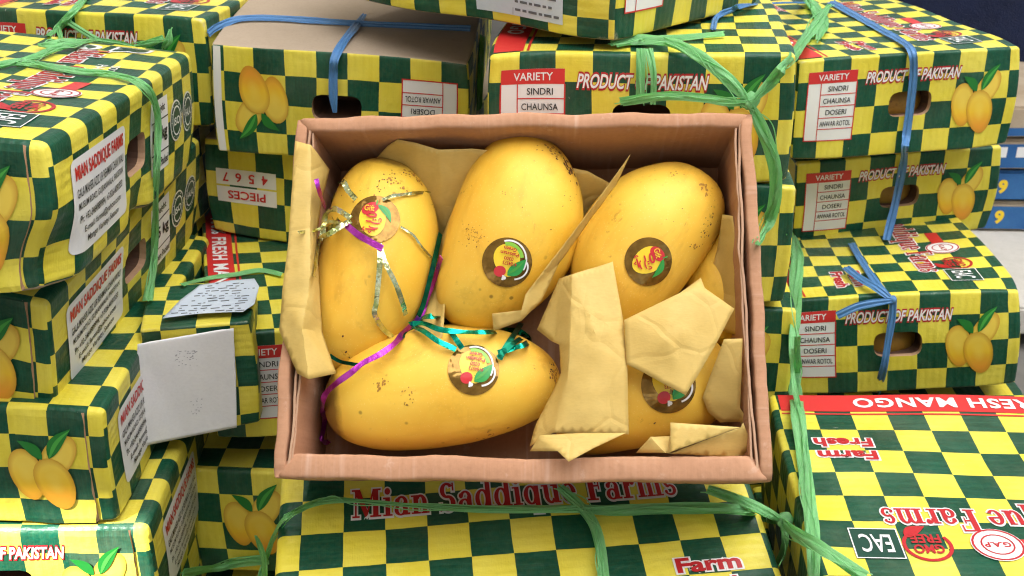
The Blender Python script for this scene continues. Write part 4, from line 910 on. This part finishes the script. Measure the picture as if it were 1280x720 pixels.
sheet('curled yellow paper standing by the right wall of the box', [(905, 424, .084), (928, 423, .084), (927, 470, .076), (925, 510, .066), (938, 530, .064), (948, 548, .064), (944, 558, .060), (925, 527, .058), (900, 528, .058), (885, 515, .060), (878, 497, .066), (892, 458, .076)], [(0, 1, 2, 11), (2, 10, 11), (2, 3, 9, 10), (3, 8, 9), (3, 4, 7, 8), (4, 5, 6, 7)], 8, .0009)
sheet('pointed yellow paper flap hanging over the front rim', [(675, 544, .088), (730, 541, .091), (783, 541, .090), (742, 560, .095), (711, 577, .098), (697, 564, .094), (662, 564, .082)], [(0, 1, 5), (1, 2, 3, 5), (3, 4, 5), (0, 5, 6)], 9, .0005)
sheet('small folded paper triangle at the lower right rim', [(838, 528, .087), (880, 531, .087), (925, 534, .084), (886, 548, .086), (838, 565, .088)], [(0, 1, 3, 4), (1, 2, 3)], 10, .0004)
sheet('yellow paper wedge lying in the lower right corner of the box', [(795, 566, .072), (813, 546, .082), (838, 545, .076), (832, 566, .084), (838, 567, .080), (926, 534, .080), (929, 528, .082), (940, 557, .074), (926, 572, .070)], [(0, 1, 3), (1, 2, 3), (4, 5, 8), (5, 6, 7, 8), (3, 2, 4)], 11, .0006)
sheet('yellow paper slip between the upper right mango and wall', [(903, 268, .068), (916, 270, .072), (924, 330, .068), (930, 420, .064), (905, 415, .040), (890, 385, .036), (882, 365, .036), (897, 310, .05)], [(0, 1, 2, 7), (2, 3, 4, 7), (4, 5, 6, 7)], 12, .0008)

# sheet and receipt on the small carton
q1 = CT['Q1']
def on_carton(px, py, lift):
    p, n = hit(px, py, T_BOX); return p+(CAMZ-p).normalized()*lift
q1n = CT['Q1'].root.matrix_world; q1n = q1n.to_3x3() @ Vector((0, -1, 0)); q1p = CT['Q1'].root.matrix_world @ Vector((0, -.0375, .044))
def on_q1(px, py, lift):
    d = ray(px, py); t = (q1p+q1n*lift-CAMZ).dot(q1n)/d.dot(q1n); return tuple(CAMZ+d*t)
crumple('white_sheet', [on_q1(172, 430, .012), on_q1(232, 420, .005), on_q1(292, 410, .003), on_q1(295, 470, .005), on_q1(296, 534, .004), on_q1(235, 546, .006), on_q1(172, 559, .016), on_q1(171, 490, .013)], 'blank white paper sheet hanging in the gap left of the open box', 21, rough=.00018, mat='sheet', group=None, space=False)
ws = bpy.data.objects['white_sheet']; T_W = bvh([ws]); V, F_ = [], []; rr = random.Random(9)
for k in range(60):
    x, y = (rr.uniform(216, 246), rr.uniform(438, 457)) if k < 40 else (rr.uniform(238, 252), rr.uniform(498, 518)); l_ = rr.uniform(.5, 3.2 if k < 40 else 2)
    qd = [hit(x+a*l_, y+b*.9-a*l_*.1, T_W)[0] for a, b in ((0, 0), (1, 0), (1, 1), (0, 1))]
    if all(h is not None for h in qd): n = len(V); V += [h+(CAMZ-h).normalized()*.0006 for h in qd]; F_.append((n, n+1, n+2, n+3))
mesh_obj('faint_print', V, F_, flat('faint_grey_ink', (.42, .42, .47, 1), .7), ws)
rc = [(203, 398), (225, 375), (250, 357), (290, 350), (318, 348), (324, 358), (318, 380), (304, 390), (270, 391), (235, 394)]
ro = crumple('receipt', [tuple(CAMZ+ray(x, y)*((CT['Q1'].root.matrix_world.translation.z+.0915-CAMZ.z)/ray(x, y).z)) for x, y in rc], 'pale blue printed receipt lying on the shaded carton by the left pile', 22, rough=.0006, mat='receipt', group=None, space=False)
T_R = bvh([ro]); V, F_ = [], []; rr = random.Random(4)
for k in range(13):
    y = 354+k*3.1; x = 262-(k*4.2)+rr.uniform(0, 8)
    while x < 312-k*.9:
        l_ = rr.uniform(3, 13)
        if rr.random() < .72:
            qd = [hit(x+a*l_, y+b*1.1-a*l_*.09, T_R)[0] for a, b in ((0, 0), (1, 0), (1, 1), (0, 1))]
            if all(h is not None for h in qd): n = len(V); V += [h+(CAMZ-h).normalized()*.0008 for h in qd]; F_.append((n, n+1, n+2, n+3))
        x += l_+rr.uniform(1, 5)
mesh_obj('lettering', V, F_, M['ink'], ro)

# ------------------------------------------------------------------ ribbons on the mangoes
def knot(px, py, d, mat, parent, r=.006, seed=0):
    c_ = CAMZ+ray(px, py)*d; bm = bmesh.new(); bmesh.ops.create_icosphere(bm, subdivisions=3, radius=r)
    for v in bm.verts: v.co *= 1+.35*noise.noise(v.co*260+Vector((seed, 0, 0)))
    me = bpy.data.meshes.new('knot'); bm.to_mesh(me); bm.free(); me.materials.append(mat); me.polygons.foreach_set('use_smooth', [True]*len(me.polygons))
    ul = me.uv_layers.new(name='checks'); o = bpy.data.objects.new('knot', me); COL.objects.link(o); o.location = c_; o.parent = parent; o.matrix_parent_inverse = parent.matrix_world.inverted(); return o
def thing(name, label, cat, at, group=None): return empty(name, Matrix.Translation(at), label, cat, group)
def child(o, root): o.parent = root; o.matrix_parent_inverse = root.matrix_world.inverted(); return o
T_IN = bvh(list(MG.values())+list(OB.children)+[o for o in bpy.data.objects if o.name.startswith('wrapping_paper')])
def ribbon(path, mat, wpx, root, seed, **kw):
    kw.setdefault('lift', .0022); kw.setdefault('nc', 2); kw.setdefault('ridge', .0002)
    o = strap('ribbon_strand', path, M[mat], wpx, tree=T_IN, seed=seed, thick=.0002, **kw); return child(o, root)
bpy.context.view_layer.update()
r1 = thing('gift_ribbon', 'crinkled gold foil ribbon tied around the upper left mango', 'ribbon', hit(430, 280, T_IN)[0])
ribbon([(390, 345), (397, 300), (415, 285), (432, 281)], 'goldribbon', 6, r1, 1, kink=.5)
ribbon([(425, 280, .006), (412, 262, .012), (420, 238, .016), (430, 228, .014), (437, 240, .008), (446, 250, .003)], 'goldribbon', 7, r1, 2, kink=.6)
ribbon([(374, 291, .004), (395, 287, .010), (412, 278, .012), (432, 281, .006)], 'goldribbon', 4, r1, 3, kink=.6)
ribbon([(400, 296, .014), (410, 270, .016), (420, 262, .015), (432, 268, .012), (440, 274, .008)], 'silver', 7, r1, 4, kink=.6)
ribbon([(396, 298, .010), (415, 292, .014), (432, 281, .008), (440, 277, .004)], 'silver', 7, r1, 5, kink=.5)
ribbon([(478, 251), (490, 246, .002), (505, 244), (520, 242), (538, 240)], 'goldribbon', 4, r1, 6, kink=.4)
ribbon([(500, 284), (515, 294), (525, 308), (537, 322)], 'goldribbon', 3, r1, 7, kink=.3)
ribbon([(474, 305, .004), (475, 325, .006), (473, 350, .005), (470, 378, .004), (468, 392, .004), (478, 410), (490, 420)], 'silver', 6.5, r1, 8, kink=.35)
ribbon([(474, 305, .004), (482, 330, .006), (494, 355, .006), (502, 378, .004), (506, 393, .003)], 'silver', 6.5, r1, 9, kink=.35)
r2 = thing('gift_ribbon', 'purple ribbon curling round the upper left mango into the corner', 'ribbon', hit(470, 300, T_IN)[0])
ribbon([(393, 224, .012), (397, 240, .014), (404, 260, .010)], 'purple', 6, r2, 11, kink=.3)
ribbon([(433, 281, .006), (447, 293, .005), (460, 301, .006), (478, 311, .006)], 'purple', 8, r2, 12)
ribbon([(554, 322, .004), (545, 350, .004), (534, 375, .004), (522, 395, .004), (505, 412, .006), (495, 430, .008), (478, 443, .010), (455, 455, .012), (440, 467, .014), (422, 480, .012), (410, 492, .010), (406, 505, .010), (403, 525, .004), (399, 550, .003)], 'purple', 8, r2, 13, roll=.15)
ribbon([(399, 548, .003), (404, 553, .003), (412, 551, .003)], 'purple', 6, r2, 14)
r3 = thing('gift_ribbon', 'teal satin ribbon bow lying on the lower left mango', 'ribbon', hit(570, 420, T_IN)[0])
ribbon([(510, 404, .010), (530, 406, .010), (552, 413, .008), (580, 417, .008), (612, 417, .008), (632, 413, .008), (650, 415, .008), (661, 424, .010), (656, 432, .008), (640, 437, .005), (622, 442, .003)], 'teal', 7, r3, 21, roll=.3)
ribbon([(578, 437, .002), (566, 420, .006), (557, 403, .012), (545, 397, .014), (530, 398, .012), (522, 404, .010)], 'teal', 7, r3, 22, roll=.2)
ribbon([(514, 406, .009), (530, 416, .008), (548, 428, .006), (570, 438, .002)], 'teal', 7, r3, 23)
ribbon([(652, 404, .006), (642, 420, .006), (630, 438, .004), (624, 450, .002)], 'dteal', 7, r3, 24)
ribbon([(660, 420, .006), (645, 428, .006), (622, 448, .002)], 'dteal', 6, r3, 25)
r4 = thing('gift_ribbon', 'dark green ribbon circling the upper left mango', 'ribbon', hit(530, 360, T_IN)[0])
ribbon([(548, 292, .003), (542, 320, .003), (535, 350, .003), (525, 385, .003), (512, 408, .003), (500, 425, .002)], 'dteal', 7, r4, 31)
ribbon([(413, 443, .002), (425, 450, .002), (440, 456, .002), (452, 458, .002)], 'dteal', 5, r4, 32)

# ------------------------------------------------------------------ packing straps
T_S = bvh(BODIES+list(OB.children))
def tied(name, label, parts, mat, wpx, knots=(), group=None, tree=None):
    tree = tree or T_S; f0 = (parts[0][1] if isinstance(parts[0], tuple) else parts[0])[0]; p0 = hit(f0[0], f0[1], tree)[0] or (CAMZ+ray(*f0[:2])*1.1)
    root = thing(name, label, 'strap', p0, group); bpy.context.view_layer.update()
    for i, pth in enumerate(parts):
        w_ = wpx
        if isinstance(pth, tuple): w_, pth = pth
        if mat == 'gstrap' and w_ > 7:
            q2 = [(q[0]+w_*.28*math.sin(k*1.3+i), q[1]+w_*.2*math.cos(k*1.7+i), (q[2] if len(q) > 2 else 0)+.0022, (q[3] if len(q) > 3 else 1)) for k, q in enumerate(pth)]
            child(strap('strand', q2, M[mat], w_*.45, tree=tree, seed=i*5+1, roll=.5, nc=3), root)
        if mat == 'gstrap' and w_ > 6:
            for fb in range(2):
                rr = random.Random(i*7+fb+len(label)); q3 = [(q[0]+rr.uniform(-.8, .8)*w_, q[1]+rr.uniform(-.6, .6)*w_, (q[2] if len(q) > 2 else 0)+.003) for q in pth]
                if len(q3) > 2: child(strap('fibre', q3, M[mat], 1.3, tree=tree, seed=fb+i, nc=2, ridge=.0001, thick=.0002), root)
        child(strap('strand', pth, M[mat], w_, tree=tree, seed=i*3+len(label), wscale=1.08 if mat == 'gstrap' else 1.05), root)
    for px, py, ex, r in knots:
        p, n = hit(px, py, tree); knot(px, py, (p-CAMZ).length-ex, M[mat], root, r, px)
    return root
tied('green_strap', 'green raffia band over the top left carton and down its side', [[(-6, 86, .002), (14, 81, .003), (30, 81, .004), (62, 86, .004), (100, 92, .003), (140, 96, .003), (168, 103, .004), (184, 114, .006), (192, 132, .006), (195, 160, .005), (193, 220, .005), (191, 290, .006), (189, 340, .005), (186, 378, .004)],
  (9, [(28, 80, .004), (45, 74, .006), (70, 64, .010), (95, 57, .014), (122, 50, .018, .5)]), (12, [(48, 59, .010, .3), (70, 58, .014), (95, 54, .016), (122, 50, .018, .4)]), (6, [(122, 50, .018), (150, 54, .010), (170, 58, .006, .5)])], 'gstrap', 9, [(29, 81, .003, .004)])
tied('green_strap', 'green raffia tie with loose ends on the sunlit back left carton', [[(110, -4, .003), (95, 14, .003), (83, 25, .004)], [(83, 25, .004), (72, 36, .004), (60, 47, .003, .6)], (5, [(83, 25, .004), (75, 32, .005), (76, 50, .003)]), (6, [(83, 25, .004), (100, 36, .005), (120, 48, .006), (128, 52, .006)]),
  (8, [(170, 57, .008, .3), (190, 53, .010), (205, 46, .010, .6)]), (8, [(205, 59, .006, .6), (212, 50, .010), (213, 36, .008, .3)])], 'gstrap', 8, [(83, 26, .004, .004)])
tied('blue_strap', 'blue plastic band crossing the plain brown carton', [[(258, 42, .002), (270, 33, .003), (300, 26, .003), (340, 25, .003), (390, 28, .003), (450, 32, .003), (520, 35, .003), (588, 38, .002)],
  (10, [(456, 20, .003, .5), (444, 36, .004), (430, 54, .004), (419, 72, .006), (417, 92, .004), (417, 120, .004), (419, 140, .004, .5)])], 'bstrap', 8)
tied('green_strap', 'green raffia bow with long loops in front of the back carton', [
  (14, [(764, 57, .006, .5), (785, 53, .012), (815, 53, .016), (845, 58, .020), (872, 70, .028), (895, 86, .036), (915, 104, .044), (934, 124, .050, .5)]),
  (10, [(775, 126, .018, .9), (805, 122, .030), (840, 119, .038), (880, 122, .044), (912, 127, .048), (936, 127, .050, .5)]),
  (12, [(1036, 8, .020, .4), (1022, 30, .030), (1005, 52, .036), (985, 76, .042), (962, 103, .048), (940, 125, .050, .5)]),
  (13, [(1008, -2, .010, .5), (1020, 14, .016), (1028, 32, .016), (1022, 52, .012, .4)]),
  (14, [(938, 130, .050, .5), (950, 155, .046), (962, 185, .040), (969, 215, .034), (968, 250, .026), (960, 280, .020), (947, 306, .012, .3)]),
  (10, [(801, 64, .003), (801, 90, .003), (800, 128, .003)]), (7, [(810, 64, .004), (817, 90, .004), (816, 130, .003)]),
  (7, [(770, 60, .004), (810, 52, .006), (850, 50, .004), (905, 46, .003)]),
  (9, [(601, 46, .003), (599, 70, .004), (598, 100, .004), (597, 136, .003)])], 'gstrap', 10, [(937, 127, .050, .0055)])
tied('blue_strap', 'blue plastic band round the two upper right cartons', [[(1038, 4, .003), (1070, 22, .003), (1100, 39, .003), (1125, 53, .004), (1139, 66, .006), (1141, 90, .004), (1137, 130, .003), (1132, 168, .004), (1130, 186, .014), (1128, 205, .006), (1119, 250, .003), (1108, 302, .003)],
  (7, [(891, 40, .003), (896, 24, .004), (912, 12, .004), (940, 8, .003), (1005, 5, .003)])], 'bstrap', 9)
tied('blue_strap', 'blue plastic band with a bow on the low right carton', [(8, [(1064, 306, .003), (1078, 330, .003), (1096, 356, .004), (1115, 375, .008, .7)]), (9, [(1057, 336, .014), (1075, 350, .014), (1095, 362, .012), (1115, 375, .008, .6)]), (9, [(1046, 394, .010), (1070, 383, .012), (1092, 378, .012), (1115, 375, .008, .6)]),
  [(1116, 374, .006), (1115, 395, .004), (1110, 425, .004), (1104, 460, .004), (1096, 492, .003)]], 'bstrap', 8, [(1115, 375, .008, .004)])
tied('green_strap', 'wide green band hanging down beside the right rim of the open box', [(15, [(993, 293, .004, .4), (996, 325, .006, .9), (994, 370, .008), (992, 420, .010), (992, 465, .012), (996, 510, .010), (1002, 560, .008), (1010, 620, .008), (1016, 670, .008), (1021, 724, .008)])], 'gstrap', 15)
tied('green_strap', 'green raffia band knotted across the front carton lid', [
  (9, [(322, 730, .012, .5), (335, 690, .020, .6), (352, 655, .020, .7), (378, 637, .012, .8), (410, 627, .006, .9), (450, 628, .004, .5), (520, 634, .003, .5), (600, 638, .003), (680, 638, .003), (730, 638, .003), (770, 640, .003)]),
  (13, [(724, 637, .004, .7), (760, 640, .004), (820, 638, .004), (880, 637, .006), (930, 640, .012), (962, 646, .022), (981, 651, .030, .6)]),
  (13, [(884, 613, .012, .8), (910, 622, .012), (945, 636, .016), (981, 651, .030, .6)]),
  (15, [(981, 651, .030, .5), (1000, 668, .034), (1030, 690, .034), (1080, 724, .034)]),
  (10, [(983, 655, .030, .6), (985, 675, .026), (979, 695, .018), (972, 706, .010, .6)]),
  (12, [(700, 611, .004, .8), (718, 628, .004), (734, 645, .004), (744, 662, .004), (751, 690, .004), (755, 726, .004)])], 'gstrap', 10, [(981, 651, .030, .0055)])
tied('green_strap', 'thin green raffia end sticking up in the dark gap', [(6, [(320, 668, .03, .4), (326, 682, .028), (331, 700, .026), (331, 724, .026)])], 'gstrap', 6)
tied('green_strap', 'green band across the shaded carton behind the receipt', [(6, [(228, 358, .003), (260, 350, .003), (295, 345, .003), (325, 340, .003), (352, 345, .003)])], 'gstrap', 6)
tied('green_strap', 'green band over the lowest carton in the gap', [(10, [(226, 716, .003), (270, 708, .003), (300, 702, .003), (336, 698, .003)])], 'gstrap', 10)

# ------------------------------------------------------------------ what shows behind on the right
def box_obj(name, c_, d, mat, label, cat, rz=0, group=None, bev=.004):
    bm = bmesh.new(); bmesh.ops.create_cube(bm, size=1); bmesh.ops.scale(bm, vec=d, verts=bm.verts); bmesh.ops.bevel(bm, geom=bm.edges[:], offset=bev, segments=2, affect='EDGES')
    me = bpy.data.meshes.new(name); bm.to_mesh(me); bm.free(); me.materials.append(mat); o = bpy.data.objects.new(name, me); COL.objects.link(o)
    o.location = Vector(c_)+CAMZ; o.rotation_euler.z = math.radians(rz); tag(o, label, cat, group); return o
M['cloth'] = paper('white_table_cloth', (.50, .48, .43, 1), (.60, .57, .52, 1), .05)
M['navy'] = kraft('navy_tarp', (.004, .008, .03, 1), (.007, .014, .05, 1), 0, .6, dist=.01)
M['blue'] = kraft('blue_pack', (.02, .09, .28, 1), (.04, .15, .36, 1), 0, .4)
M['tan'] = kraft('tan_pack', (.34, .26, .18, 1), (.48, .40, .30, 1), 0, .6)
M['yprint'] = flat('yellow_numeral', (.80, .56, .02, 1), .4)
box_obj('table', (1.12, 1.75, -.645), (1.1, .95, .04), M['cloth'], 'white covered table top beyond the right pile', 'table')
for i in range(4):
    m_ = (M['tan'], M['blue'], M['tan'], M['tan'])[i]; z = -.600+i*.0505; lab = ('tan and blue pack with a yellow nine at the bottom of the far pile', 'blue pack with yellow number, second from the bottom of the far pile', 'tan pack third from the bottom of the far pile', 'tan pack on top of the far pile beside the right cartons')[i]
    o = box_obj('fruit_pack', (.95+.006*(i % 3), 1.73, z), (.60, .40, .046), m_, lab, 'pack', rz=-3+i*1.5, group='packs piled on the far table')
    for t, x in ((('6', -.235), ('9', -.208), ('6', -.1), ('9', .04)) if i == 0 else (('9', -.225), ('3', -.18), ('8', -.05))) if i < 2 else ():
        vs, fs = fit(text2d(t, .05), x, -.012, x+.014, .010); mesh_obj('lettering', [(x_, -.2014, y_) for x_, y_ in vs], fs, M['yprint'], o)

    vs, fs = join2d(*[rect2d(-.29+k*.034, -.004, -.27+k*.034, .012) for k in range(17)])
    if i == 2: mesh_obj('lettering', [(x, -.2014, y) for x, y in vs], fs, M['white'], o)
    mesh_obj('printed_stripe', [(-.29, -.2008, -.020), (.29, -.2008, -.020), (.29, -.2008, .016 if i != 3 else -.008), (-.29, -.2008, .016 if i != 3 else -.008)], [(0, 1, 2, 3)], M['blue'], o)
box_obj('covered_crate', (1.0, 2.02, -.30), (1.3, .5, .42), M['navy'], 'dark navy covered crate in the far upper right corner', 'crate', rz=-14, bev=.02)
